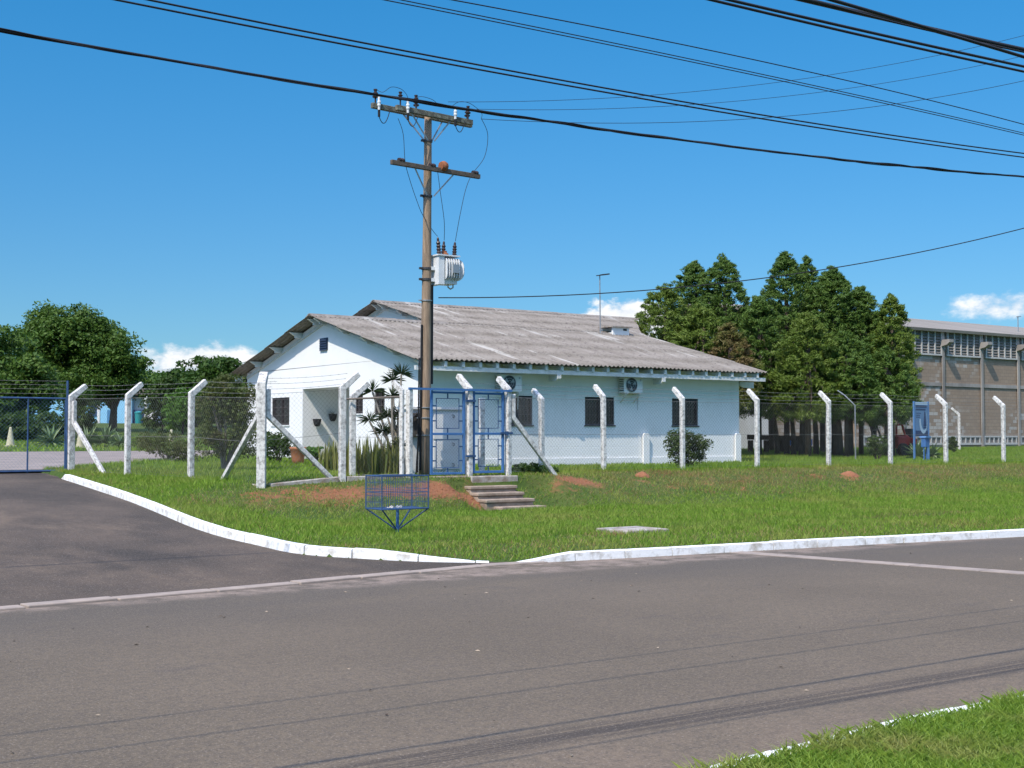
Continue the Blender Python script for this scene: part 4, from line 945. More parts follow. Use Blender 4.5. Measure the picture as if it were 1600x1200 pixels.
for s, h in ((.10, .46), (.36, .42), (.52, .38)):
    base = np.array([TX+s, ty-(.12 if s != .36 else -.12), tz+.345]); tp = np.array([0.03*(s-.3), 0, 0])
    mb = MB(); pr = [(.05, 0), (.05, .04), (.075, .06), (.045, .09), (.07, .13), (.042, .16), (.066, .20), (.04, .23), (.062, .27), (.035, .31), (.03, .37), (.012, .40)]
    mb.lathe([(a_*.85, b_*h/.46*1.05) for a_, b_ in pr], base, 12, (0.06 if s > .2 else -.1, 0, 1)); mb.build('bushing', M['porcelain'], tr); TB.append(base+np.array([0.03 if s > .2 else -.05, 0, h*.96]))
mb = MB(); mb.lathe([(.09, 0), (.09, .05), (.05, .08), (.05, .12)], (TX+.30, ty-.05, tz+.345), 12); mb.build('filler_cap', M['rust'], tr)
mb = MB()
for z in (tz+.02, tz-.25): mb.box(TX-.10, TX-.002, ty-.10, ty+.10, z-.04, z+.04)
mb.build('hanger', M['tank'], tr)
mb = MB(); mb.tube([(TX+.36, ty-.1, tz-.33), (TX+.36, ty-.1, tz-.40), (TX+.43, ty-.1, tz-.44), (TX+.50, ty-.1, tz-.40), (TX+.5, ty-.1, tz-.33)], .018, 6); mb.build('drain_loop', M['plategrey'], tr)

# thin leads between crossarms and transformer
def lead(pts, r, label, n=20):
    pts = [np.array(p, float) for p in pts]; out = []
    for a_ in range(len(pts)-1):
        p0, p1, p2, p3 = pts[max(a_-1, 0)], pts[a_], pts[a_+1], pts[min(a_+2, len(pts)-1)]
        for t_ in np.linspace(0, 1, n, endpoint=False): out.append(.5*((2*p1)+(-p0+p2)*t_+(2*p0-5*p1+4*p2-p3)*t_*t_+(-p0+3*p1-3*p2+p3)*t_**3))
    out.append(pts[-1]); mb = MB(); mb.tube(out, r, 5, False); return tag(mb.build('wire_lead', M['cable'], org=tuple(pts[0])), label, 'wire', 'thin leads on the utility pole')
Pp = lambda x, y: P(x, y, y=PV-.22)
lead([Pp(622, 185), Pp(630, 210), Pp(633, 252), Pp(640, 280), Pp(650, 310), Pp(660, 335), P(676, 360, y=PV+.2), TB[0]], .007, 'thin wire falling left of the pole from top crossarm to lower crossarm')
lead([Pp(683, 262), Pp(688, 300), Pp(694, 345), TB[1]], .007, 'short thin wire from the rusty spool down to the middle bushing')
lead([Pp(752, 185), Pp(762, 210), Pp(757, 245), Pp(738, 272), Pp(728, 295), Pp(719, 335), TB[2]], .007, 'thin wire bowing out right of the pole down to the right bushing')
lead([INS[0], Pp(598, 144), Pp(612, 136), Pp(628, 140), Pp(637, 152), Pp(634, 163)], .006, 'looping jumper wire above the left end of the top crossarm')
lead([INS[1], Pp(660, 151), Pp(676, 156), Pp(686, 165)], .006, 'looping jumper wire above the middle of the top crossarm')
lead([Pp(706, 166), Pp(718, 159), Pp(735, 162), Pp(752, 176), Pp(752, 185)], .006, 'looping jumper wire above the right end of the top crossarm')

# ------------------------------------------------------------------ overhead cables
def on_plane(px, py, a_, b_):
    """point of the sight line in the upright plane through plan points a_, b_"""
    n = np.array([-(b_[1]-a_[1]), b_[0]-a_[0], 0.]); d = ray(px, py); o = np.array([0, 0, CAMZ]); t = np.dot(np.array([a_[0], a_[1], 0])-o, n)/np.dot(d, n); return o+d*t
def overhead(pxs, v, r, label, ext0, ext1, wrap=False, slope=0.0):
    Q = [on_plane(x, y, (0, v), (1, v+slope)) for x, y in pxs]; u = [q[0] for q in Q]; z = [q[2] for q in Q]
    co = np.polyfit(u, z, min(2, len(Q)-1)); uu = np.linspace(min(u)-ext0, max(u)+ext1, 60)
    pts = [(a_, v+slope*a_, np.polyval(co, a_)) for a_ in uu]; mb = MB(); mb.tube(pts, r, 6)
    if wrap:    # smaller cables lashed round the bundle, uneven along it
        for ph, rr in ((0, .45), (2.4, .4)):
            q = []
            for a_ in np.linspace(uu[0], uu[-1], 420): q.append((a_, v+slope*a_+r*1.1*math.cos(a_*2.2+ph+math.sin(a_*.7)), np.polyval(co, a_)+r*1.15*math.sin(a_*2.2+ph)-.02*max(0, math.sin(a_*1.1+ph))**6))
            mb.tube(q, r*rr, 5)
    return tag(mb.build('overhead_cable', M['cable'], org=pts[0], smooth=True), label, 'cable', 'overhead cables along the street')
VW = 15.6
overhead([(0, 49), (270, 93), (520, 136), (760, 176), (1100, 224), (1350, 253), (1600, 276)], VW, .018, 'thick black bundled cable that crosses the whole picture in front of the pole top', 14, 16, True)
overhead([(235, 0), (600, 73), (900, 131), (1250, 188), (1600, 240)], VW+.05, .013, 'upper one of the black pair just above the thick cable', 14, 16)
overhead([(182, 0), (600, 80), (900, 138), (1250, 194), (1600, 246)], VW-.12, .013, 'lower one of the black pair just above the thick cable', 14, 16)
overhead([(597, 0), (850, 48), (1100, 101), (1350, 155), (1600, 211)], VW+.1, .008, 'thin wire lowest of the three crossing the upper middle sky', 20, 16)
overhead([(625, 0), (850, 44), (1100, 97), (1350, 151), (1600, 208)], VW+.4, .008, 'thin wire running close above its twin across the upper middle sky', 20, 16)
overhead([(706, 0), (950, 46), (1200, 97), (1400, 145), (1600, 194)], VW+.2, .009, 'topmost thin wire of the upper middle sky', 20, 16)
overhead([(1258, 0), (1430, 40), (1600, 78)], 5.22, .0155, 'thick black bundle crossing the top right corner of the sky', 26, 14, True)
overhead([(1112, 0), (1350, 56), (1600, 112)], 6.70, .0105, 'lower one of two close cables below the corner bundle at top right', 26, 14)
overhead([(1140, 0), (1370, 53), (1600, 104)], 6.12, .0105, 'upper one of two close cables below the corner bundle at top right', 26, 14)
overhead([(1300, 0), (1450, 44), (1600, 89)], 4.72, .010, 'thin cable just under the thick corner bundle at top right', 26, 14)
pa, pb = (px1, PV), (42., 16.)
for pxs, r_, l in (([(700, 158), (850, 159), (1050, 147), (1300, 115), (1600, 56)], .006, 'highest of three faint thin wires leaving the pole top to the right'),
                   ([(745, 168), (900, 175), (1050, 166), (1300, 139), (1600, 88)], .006, 'middle of three faint thin wires leaving the pole top to the right'),
                   ([(752, 184), (900, 194), (1050, 193), (1300, 172), (1600, 127)], .007, 'lowest of three faint thin wires leaving the pole top to the right'),
                   ([(685, 464), (930, 461), (1060, 451), (1205, 430), (1600, 357)], .013, 'single black service cable from below the transformer rising to the right')):
    Q = [on_plane(x, y, pa, pb) for x, y in pxs]; co = np.polyfit([q[0] for q in Q], [q[2] for q in Q], 2); uu = np.linspace(Q[0][0], Q[-1][0]+8, 40)
    mb = MB(); mb.tube([(a_, PV+(a_-pa[0])*(pb[1]-pa[1])/(pb[0]-pa[0]), np.polyval(co, a_)) for a_ in uu], r_, 5)
    tag(mb.build('overhead_cable', M['cable'], org=tuple(Q[0])), l, 'cable', 'wires leaving the utility pole')

# ------------------------------------------------------------------ waste basket on its stand
bp_ = P(620.5, 829, z=.18); bu, bv = bp_[0], bp_[1]; bz = gz(bu, bv)
wb = thing('waste_basket', (bu, bv, bz), 'blue steel wire basket on a splayed stand in the roadside grass', 'waste basket')
zt_ = P(620, 743, y=bv)[2]; zb_ = P(620, 794, y=bv)[2]; A_, B_ = .46, .28
mb = MB()
for z in (zt_, zb_, (zt_+zb_)/2):
    r_ = .013 if z != (zt_+zb_)/2 else .007
    mb.tube([(bu-A_, bv-B_, z), (bu+A_, bv-B_, z), (bu+A_, bv+B_, z), (bu-A_, bv+B_, z), (bu-A_, bv-B_, z)], r_, 6)
for a_ in (-A_, A_):
    for b_ in (-B_, B_): mb.tube([(bu+a_, bv+b_, zb_), (bu+a_, bv+b_, zt_)], .011, 6)
mb.build('frame', M['bluedark'], wb)
mb = MB()
for a_ in np.arange(-A_+.04, A_, .045):
    for b_ in (-B_, B_): mb.tube([(bu+a_, bv+b_, zb_), (bu+a_, bv+b_, zt_)], .0034, 4)
    mb.tube([(bu+a_, bv-B_, zb_), (bu+a_, bv+B_, zb_)], .0034, 4)
for b_ in np.arange(-B_+.04, B_, .045):
    for a_ in (-A_, A_): mb.tube([(bu+a_, bv+b_, zb_), (bu+a_, bv+b_, zt_)], .0034, 4)
    mb.tube([(bu-A_, bv+b_, zb_), (bu+A_, bv+b_, zb_)], .003, 4)
for z in np.linspace(zb_, zt_, 6)[1:-1]: mb.tube([(bu-A_, bv-B_, z), (bu+A_, bv-B_, z), (bu+A_, bv+B_, z), (bu-A_, bv+B_, z), (bu-A_, bv-B_, z)], .0034, 4)
mb.build('wire_panel', M['bluedark'], wb)
mb = MB(); mb.tube([(bu, bv, bz-.1), (bu+.01, bv, zb_)], .028, 8); mb.build('stem', M['blue'], wb)
for a_, b_ in ((-A_, -B_), (A_, -B_), (A_, B_), (-A_, B_)):
    mb = MB(); mb.tube([(bu, bv, bz+.05), (bu+a_, bv+b_, zb_)], .014, 6); mb.build('stay', M['bluedark'], wb)
mb = MB(); M['litter'] = mat('litter', (.5, .42, .33), (.6, .6, .58), .8, 20)
for k in range(5):
    c = np.array([bu-.25+.06*k, bv-.15, zb_+.015]); a_ = random.random()*3; mb.add([c, c+(.07*math.cos(a_), .07*math.sin(a_), .02), c+(.02, .06, .045), c+(-.04, .04, .01)], [(0, 1, 2, 3)])
o = mb.build('litter', M['litter'], org=(bu-.2, bv-.15, zb_)); tag(o, 'few crumpled scraps of litter lying in the blue wire basket', 'litter')

# manhole slab
p = P(988, 826, z=.2); mu, mv = p[0], p[1]; z = gz(mu, mv)
mb = MB(); mb.box(-.47, .47, -.43, .43, -.06, .075, rz=.0, at=(mu, mv, z)); o = mb.build('manhole_slab', M['footing'], org=(mu, mv, z)); bevel(o, .02); tag(o, 'square concrete inspection slab lying in the verge grass', 'slab')
# small mounds of red earth
def mound(px, py, rx, h, label):
    p = on_surface(px, py, ground_z, 18, 60); u, v = p[0], p[1]
    if v > VR-.2: v = VR-.6; u = px_uv(px, v)
    z = gz(u, v); vs_ = [(u, v, z+h)]; fs = []; n = 16
    for j, q in enumerate((.35, .65, .9, 1.1)):
        for k in range(n):
            a_ = 2*math.pi*k/n; r_ = rx*q*random.uniform(.85, 1.15); vs_.append((u+r_*math.cos(a_), v+r_*math.sin(a_), gz(u+r_*math.cos(a_), v+r_*math.sin(a_))+h*(1-q*q)*random.uniform(.8, 1.1)-.02))
    fs += [(0, 1+k, 1+(k+1) % n) for k in range(n)]
    for j in range(3): fs += [(1+j*n+k, 1+(j+1)*n+k, 1+(j+1)*n+(k+1) % n, 1+j*n+(k+1) % n) for k in range(n)]
    tag(MB().add(vs_, fs).build('earth_mound', M['dirt'], org=(u, v, z), smooth=True), label, 'mound', 'small red earth mounds on the bank')
mound(1004, 744, .24, .13, 'small red earth mound on the bank left of the round bush')
mound(1329, 743, .30, .14, 'small red earth mound on the bank below the conifer trunks')

# ------------------------------------------------------------------ sign board
su0, sv0 = PD(1428, 50); su1, sv1 = PD(1450, 50.6); sz = gz(su0, sv0)
S0 = np.array([su0, sv0, 0]); S1 = np.array([su1, sv1, 0]); SD = (S1-S0)/np.linalg.norm(S1-S0); SN = np.array([SD[1], -SD[0], 0]); SWd = np.linalg.norm(S1-S0)
zt_ = P(1440, 628, y=sv0)[2]; zb_ = P(1440, 682, y=sv0)[2]
sg = thing('sign_board', ((su0+su1)/2, sv0, sz), 'blue notice board on two posts with a dark tower emblem, standing on the lawn', 'sign')
for S in (S0, S1):
    mb = MB(); mb.bar((S[0], S[1], sz-.2), (S[0], S[1], zt_+.02), .06, .06); mb.build('post', M['signback'], sg)
def sgp(a_, b_, d_=0): return S0+SD*(SWd*a_)+SN*d_+np.array([0, 0, zb_+(zt_-zb_)*b_])
def plate(a0, a1, b0, b1, d0, d1): return MB().add([sgp(a, b, d) for d in (d0, d1) for a, b in ((a0, b0), (a1, b0), (a1, b1), (a0, b1))], [(3, 2, 1, 0), (4, 5, 6, 7), (0, 1, 5, 4), (1, 2, 6, 5), (2, 3, 7, 6), (3, 0, 4, 7)])
panel = plate(.06, .94, 0, 1, -.015, .02).build('panel', M['signface'], sg)
plate(.07, .93, .005, .17, .021, .025).build('navy_band', M['signdark'], panel)
plate(.07, .93, .91, .995, .021, .025).build('top_band', M['signpale'], panel)
mb = MB()
x = .10
for k in range(9):      # two rows of lettering too small to read in the photograph: uneven dark strokes
    w_ = random.uniform(.05, .085); mb.v += []; q = plate(x, x+w_, .835, .90, .0255, .028); mb.add(q.v, q.f); x += w_+.018
x = .10
for k in range(15):
    w_ = random.uniform(.03, .05); q = plate(x, x+w_, .755, .80, .021, .024); mb.add(q.v, q.f); x += w_+.008
for row, n_ in ((.66, 5), (.60, 4), (.545, 4)):
    x = .12
    for k in range(n_): w_ = random.uniform(.04, .07); q = plate(x, x+w_, row, row+.025, .021, .024); mb.add(q.v, q.f); x += w_+.015
mb.build('lettering', M['signdark'], panel)
mb = MB(); cr = []
for t_ in np.linspace(0, 1, 14): cr.append((.16+.55*t_-.0, .50-.40*math.sin(t_*math.pi*.62)))
lo_ = [(.10+.66*t_+.06*t_, .52-.52*t_**.8+ .44*max(0, t_-.72)**1.1*3) for t_ in np.linspace(0, 1, 14)]
outer = [(.62+.36*math.cos(a_)*.8, .44+.40*math.sin(a_)*.9) for a_ in np.linspace(math.pi*.95, math.pi*2.25, 16)]; inner = [(.66+.25*math.cos(a_)*.9, .47+.28*math.sin(a_)) for a_ in np.linspace(math.pi*.95, math.pi*2.25, 16)]
for k in range(15):
    mb.add([sgp(*outer[k], .027), sgp(*outer[k+1], .027), sgp(*inner[k+1], .027), sgp(*inner[k], .027)], [(0, 1, 2, 3)])
mb.build('swoosh', M['signpale'], panel)
mb = MB()
for a0, a1, b0, b1 in ((.69, .75, .60, .72), (.67, .77, .50, .60), (.655, .785, .40, .50), (.635, .805, .29, .40), (.63, .81, .24, .275)):
    i0 = .02; mb.add([sgp(a0-i0, b0, .030), sgp(a1+i0, b0, .030), sgp(a1, b1, .030), sgp(a0, b1, .030)], [(0, 1, 2, 3)])
mb.build('tower_emblem', M['signdark'], panel)
# small blue post box below the board
u, v = PD(1445, 49.6); z = gz(u, v); ml = thing('letter_box', (u, v, z), 'small blue box on two legs just below the blue notice board', 'letter box')
zb2 = P(1445, 699, y=v)[2]; zt2 = P(1445, 684, y=v)[2]
mb = MB(); mb.box(u-.13, u+.13, v-.10, v+.10, zb2, zt2); bevel(mb.build('box', M['blue'], ml), .02)
mb = MB(); mb.prism([(-.16, 0), (.16, 0), (.13, .06), (-.13, .06)], (u, v-.15, zt2+.002), (1, 0, 0), (0, 0, 1), (0, .3, 0)); mb.build('lid', M['signback'], ml)
for s in (-.08, .08):
    mb = MB(); mb.bar((u+s, v, z-.1), (u+s, v, zb2-.001), .035, .035); mb.build('leg', M['blue'], ml)

# ------------------------------------------------------------------ block warehouse
WV = 47.2; wu0 = px_uv(1335, WV); wu1 = 135.0; kz = lambda px, y: P(px, y, y=WV)[2]
wh = thing('warehouse', (px_uv(1500, WV), WV, 1.1), 'large grey brown block warehouse with louvred clerestory bands behind the trees', 'warehouse')
z_e = kz(1472, 518); z_l1 = kz(1472, 526.5); z_l0 = kz(1472, 553.5); z_b1 = kz(1472, 598); z_b0 = kz(1472, 603.5); z_w1 = kz(1472, 683.5); z_w0 = kz(1472, 692)
mb = MB(); mb.box(wu0, wu1, WV, WV+16, .3, z_e-.25); mb.build('wall', M['block'], wh)
mb = MB(); mb.box(wu0-.1, wu1, WV-.06, WV-.003, z_l1+.28, z_e+.1); mb.build('ring_beam', M['wcon'], wh)
mb = MB(); mb.box(wu0-.1, wu1, WV-.055, WV-.003, z_b0, z_b1); mb.build('tie_beam', M['wcon'], wh)
cols = [px_uv(x, WV) for x in (1410, 1472.5, 1533, 1590)]; cd = np.mean(np.diff(cols)); u = cols[0]
while u-cd > wu0: u -= cd; cols.insert(0, u)
while cols[-1]+cd < wu1: cols.append(cols[-1]+cd)
cols = cols
for k, u in enumerate(cols):
    mb = MB(); mb.box(u-.10, u+.10, WV-.13, WV-.062, .4, z_e+.12); c_ = mb.build('column', M['wcon'], wh)
    mb = MB(); mb.prism([(0, 0), (-.55, 0), (-.55, -.16), (-.35, -.30), (0, -.38)], (u-.2, WV-.131, z_l0+.82), (0, 1, 0), (0, 0, 1), (.40, 0, 0)); mb.build('bracket', M['wcon'], c_)
    if k+1 < len(cols) and cols[k] < 100:
        a_, b_ = cols[k]+.45, cols[k+1]-.13
        mb = MB(); mb.box(a_-.1, b_, WV-.028, WV-.004, z_l0-.02, z_l1+.28); lv = mb.build('louvre_band', M['wlouver'], wh)
        mb = MB()
        for z in np.arange(z_l0+.06, z_l1+.25, .16): mb.add([(a_, WV-.030, z+.09), (b_, WV-.030, z+.09), (b_, WV-.085, z), (a_, WV-.085, z)], [(0, 1, 2, 3)])
        mb.build('louvre', M['wlouver'], lv); mb = MB()
        for q in range(6):
            uu = a_+(b_-a_)*q/5; mb.box(uu-.045, uu+.045, WV-.12, WV-.03, z_l0, z_l1+.26)
        mb.box(a_-.1, b_+.1, WV-.125, WV-.029, z_l0-.10, z_l0-.002); mb.box(a_-.1, b_+.1, WV-.125, WV-.029, z_l1+.262, z_l1+.33)
        mb.build('mullion', M['wmull'], lv)
        mb = MB(); mb.box(a_-.2, b_-.1, WV-.028, WV-.004, z_w0, z_w1); lw = mb.build('low_window', M['wlouver'], wh)
        mb = MB()
        for q in range(8): uu = a_-.2+(b_-a_+.1)*q/7; mb.box(uu-.05, uu+.05, WV-.07, WV-.029, z_w0, z_w1)
        mb.box(a_-.3, b_, WV-.08, WV-.029, z_w0-.12, z_w0-.002); mb.box(a_-.3, b_, WV-.08, WV-.029, z_w1+.002, z_w1+.1); mb.build('mullion', M['wmull'], lw)
M['wroof'] = mat('warehouse_roof_sheet', (.27, .24, .205), (.19, .168, .14), .9, .5, stretch=(1, .15, 1))
mb = MB(); mb.add([(wu0-.4, WV-.35, z_e+.1), (wu1, WV-.35, z_e+.1), (wu1, WV+12, z_e+2.3), (wu0-.4, WV+12, z_e+2.3), (wu1, WV+16.4, z_e+1.3), (wu0-.4, WV+16.4, z_e+1.3)], [(0, 1, 2, 3), (3, 2, 4, 5)]); o = mb.build('roof', M['wroof'], wh); s = o.modifiers.new('thickness', 'SOLIDIFY'); s.thickness = .16
mb = MB(); ua, ub = px_uv(1432, WV+3), px_uv(1490, WV+3); mb.box(ua, ub, WV+4.2, WV+5.4, z_e+.4, z_e+.82); mb.build('skylight', M['acdark'], o)
mb = MB(); q = px_uv(1551, WV+6); mb.tube([(q, WV+4, z_e+.5), (q, WV+4, z_e+1.9)], .035, 5); mb.bar((q-.1, WV+4, z_e+1.85), (q+.3, WV+4, z_e+1.9), .1, .05); mb.build('lamp_mast', M['steel'], o)
ua = px_uv(1150, WV); ub = px_uv(1205, WV); mb = MB(); mb.box(ub, wu0-.01, WV+.3, WV+8, .5, 4.6); mb.build('low_wing', M['block'], wh)
mb = MB(); mb.box(ua, ub-.01, WV+.2, WV+8, .5, 4.5); mb.build('white_annex', M['farwhite'], wh)
mb = MB(); mb.add([(ua-.3, WV-.2, 4.62), (wu0-.02, WV-.2, 4.72), (wu0-.02, WV+8.2, 5.4), (ua-.3, WV+8.2, 5.3)], [(0, 1, 2, 3)]); mb.build('wing_roof', M['wroof'], wh)

# ------------------------------------------------------------------ vegetation
def quads(name, c, nrm, size, aspect, m, parent, twist=None):
    """diamond leaves: centres c, facing nrm, long axis random in the leaf plane"""
    n = len(c); nrm = nrm/(np.linalg.norm(nrm, axis=1, keepdims=True)+1e-9)
    ax = RNG.normal(size=(n, 3)) if twist is None else twist + .5*RNG.normal(size=(n, 3))
    a_ = ax - nrm*np.sum(ax*nrm, 1, keepdims=True); a_ /= np.linalg.norm(a_, axis=1, keepdims=True)+1e-9
    b_ = np.cross(nrm, a_); s = size[:, None]
    V = np.stack([c-a_*s, c+b_*s*aspect, c+a_*s, c-b_*s*aspect], 1).reshape(-1, 3)
    return mesh_np(name, V, np.arange(4*n), np.full(n, 4), m, parent)
def unit(n):
    d = RNG.normal(size=(n, 3)); return d/np.linalg.norm(d, axis=1, keepdims=True)
def clump_leaves(C, Rr, per, ls, up=.5):
    n = len(C); idx = np.repeat(np.arange(n), per); d = unit(len(idx)); d[:, 2] = np.where(RNG.random(len(d)) < .6, np.abs(d[:, 2]), d[:, 2])
    rad = RNG.uniform(.35, 1.05, len(idx))**.6; c = C[idx]+d*rad[:, None]*Rr[idx][:, None]*np.array([1, 1, .75])
    nr = d+.9*RNG.normal(size=d.shape)+np.array([0, 0, up]); s = ls*RNG.uniform(.6, 1.35, len(idx))
    return c, nr, s, d
def ellipsoid_clumps(blobs, per_area, rmin, rmax, shell=.78, cut=-1):
    C = []; Rr = []
    for (c, r) in blobs:
        n = int(per_area*4*math.pi*((r[0]*r[1]+r[0]*r[2]+r[1]*r[2])/3)); d = unit(n); d = d[d[:, 2] > cut]
        rad = np.where(RNG.random(len(d)) < .75, RNG.uniform(shell, 1.0, len(d)), RNG.uniform(.2, shell, len(d)))
        C.append(np.array(c)+d*rad[:, None]*np.array(r)); Rr.append(RNG.uniform(rmin, rmax, len(d)))
    return np.concatenate(C), np.concatenate(Rr)
def limbs(mb, base, top, r, tips, n=8):
    base = np.array(base, float); top = np.array(top, float)
    mb.tube([base-(0, 0, .2), base+(top-base)*.35+np.array([.05*r, .1*r, 0]), top], [r*1.25, r, r*.75], n)
    for tp in tips:
        tp = np.array(tp, float); st = base+(top-base)*random.uniform(.55, 1.0); mid = (st+tp)/2+np.array([random.uniform(-.2, .2), random.uniform(-.2, .2), .15])
        mb.tube([st, mid, tp], [r*.55, r*.36, r*.12], 6)
def tree(name, u, v, z, blobs, label, cat, m, bark, trunk_top, r, per_area=1.6, rmin=.5, rmax=.95, per=70, ls=.13, group=None, base=None):
    t = thing(name, (u, v, z), label, cat, group)
    C, Rr = ellipsoid_clumps(blobs, per_area, rmin, rmax); c, nr, s, d = clump_leaves(C, Rr, per, ls)
    quads('crown', c, nr, s, .5, m, t)
    mb = MB(); tips = [C[RNG.integers(len(C))]*.85+np.array([u, v, trunk_top])*.15 for _ in range(9)]
    limbs(mb, (u, v, z), (u+.1, v, trunk_top), r, tips); mb.build('trunk', bark, t, smooth=True)
    return t
def at_depth(px, Z): u, v = PD(px, Z); return u, v
def zpx(py, Z): return CAMZ+(682-py)/F*Z
# big round tree on the left, and its neighbours
def blob(px, py, Z, rw, rh, rd=None):
    u, v = PD(px, Z); return ((u, v, zpx(py, Z)), (rw, rd or rw, rh))
Z = 78.; u, v = at_depth(176, Z); z = gz(u, v)
tree('broadleaf_tree', u, v, z, [blob(110, 545, Z, 3.1, 2.2), blob(60, 560, Z+1, 2.3, 1.9), blob(175, 568, Z-.5, 1.9, 1.7), blob(120, 515, Z, 2.0, 1.2), blob(200, 590, Z, 1.1, 1.1), blob(130, 600, Z-1, 2.6, 1.2), blob(72, 505, Z, .9, .9)],
     'largest round dark tree on the left with a forked trunk by the blue building', 'tree', M['leaf_big'], M['bark'], zpx(628, Z), .24, 1.8, .4, .85, 110, .105)
Z = 66.; u, v = at_depth(10, Z); z = gz(u, v)
tree('broadleaf_tree', u, v, z, [blob(8, 590, Z, 1.9, 2.2), blob(45, 610, Z, 1.3, 1.3), blob(-40, 560, Z, 2, 2), blob(15, 640, Z, 1.9, 1.1)], 'dark spreading tree at the left edge behind the vehicle gate', 'tree', M['leaf_big'], M['bark'], zpx(640, Z), .2, 1.6, .45, .85, 90, .115)
Z = 92.; u, v = at_depth(320, Z); z = gz(u, v)
tree('broadleaf_tree', u, v, z, [blob(322, 600, Z, 2.3, 1.7), blob(280, 615, Z, 1.6, 1.3), blob(350, 585, Z, 1.3, 1.1), blob(385, 605, Z, 1.5, 1.4), blob(310, 640, Z, 2.4, 1.3)], 'mid green tree just left of the gabled building, under the far roof', 'tree', M['leaf_mid'], M['bark'], zpx(640, Z), .2, 1.3, .5, .95, 75, .16)
Z = 74.; u, v = at_depth(285, Z); z = gz(u, v)
tree('shrub', u, v, z, [blob(285, 632, Z, .75, .95), blob(275, 655, Z, .9, .8)], 'bright light green shrub in front of the mid green tree', 'shrub', M['leaf_light'], M['bark'], zpx(650, Z), .06, 3, .25, .5, 70, .09)
Z = 76.; u, v = at_depth(253, Z); z = gz(u, v)
tree('shrub', u, v, z, [blob(250, 640, Z, .9, 1.5), blob(262, 610, Z, .6, .7)], 'dark shrub right of the pale blue building', 'shrub', M['leaf_dark'], M['bark'], zpx(655, Z), .06, 3, .3, .5, 70, .10)
for px, py, Z, rw, rh, l in ((25, 672, 61, 1.3, .62, 'clipped dark hedge shrub at the far left behind the gate'), (75, 668, 62, 1.0, .62, 'clipped dark hedge shrub between the gate stile and the spiky plants'), (120, 645, 64, .8, 1.2, 'dark upright shrub behind the braced gate post'), (-30, 665, 60, 1.4, .8, 'clipped dark hedge shrub beyond the left edge')):
    u, v = at_depth(px, Z); z = gz(u, v); tree('shrub', u, v, z, [blob(px, py, Z, rw, rh)], l, 'shrub', M['leaf_dark'], M['bark'], z+.6, .05, 3.2, .25, .5, 80, .09)
# far tree belt closing the view on the left and right
for px, py, Z, rw, rh, l in ((-60, 620, 150, 9, 4.5, 'far tree mass beyond the left edge of the yard'), (60, 640, 140, 7, 3.5, 'far tree mass seen under the big round tree'), (215, 632, 150, 6, 3.6, 'far tree mass behind the pale blue building'), (330, 630, 155, 7, 4.2, 'far tree mass behind the mid green tree'), (700, 640, 160, 12, 4.5, 'far tree mass hidden mostly behind the white building'), (470, 640, 160, 9, 4.5, 'far tree mass behind the gabled end')):
    u, v = at_depth(px, Z); z = gz(u, v); tree('far_tree', u, v, z, [blob(px, py, Z, rw, rh, 3)], l, 'tree', M['leaf_big'], M['bark'], z+2, .25, .45, .9, 1.6, 60, .32)

# ---- conifers right of the house
def conifer(px, top, hw, Z, bottom, label, m, bare=True, skew=0):
    u, v = at_depth(px, Z); z = gz(u, v); zt = zpx(top, Z); zb = zpx(bottom, Z); Rm = hw/F*Z
    t = thing('conifer', (u, v, z), label, 'tree', 'conifers beside the white building')
    Rm *= 1.32; n = int(74*Rm*(zt-zb)); tt = RNG.random(n)**1.1
    ph = RNG.uniform(0, 6.28, 4)
    def prof(t_): return np.minimum(1, .70+t_*2.2)*np.clip(1-t_**2.4, 0, 1)**.72
    ang = RNG.uniform(0, 2*math.pi, n)
    lump = 1+.13*np.sin(ang*3+ph[0]+tt*5)+.10*np.sin(ang*5+ph[1]-tt*11)+.07*np.sin(tt*23+ph[2]+ang*2)
    rr = Rm*prof(tt)*lump*np.where(RNG.random(n) < .78, RNG.uniform(.80, 1.03, n), RNG.uniform(.1, .8, n))
    C = np.stack([u+rr*np.cos(ang)+skew*tt, v+rr*np.sin(ang), zb+(zt-zb)*tt*.985+RNG.normal(size=n)*.08], -1); Rr = RNG.uniform(.13, .34, n)*(1-.4*tt)
    c, nr, s, d = clump_leaves(C, Rr, 62, .076, up=.2)
    out = np.stack([np.cos(ang), np.sin(ang), RNG.uniform(.3, 1.3, n)], -1)[np.repeat(np.arange(n), 62)]
    quads('crown', c, nr, s, .22, m, t, twist=out*1.5)
    mb = MB(); tips = [(u+Rm*.7*math.cos(a_), v+Rm*.7*math.sin(a_), zb+random.uniform(-.1, .9)) for a_ in np.linspace(0, 6, 7)]
    limbs(mb, (u, v, z), (u+.05, v, zb+(zt-zb)*.75), random.uniform(.08, .12), tips); mb.build('trunk', M['bark'], t, smooth=True)
    return t
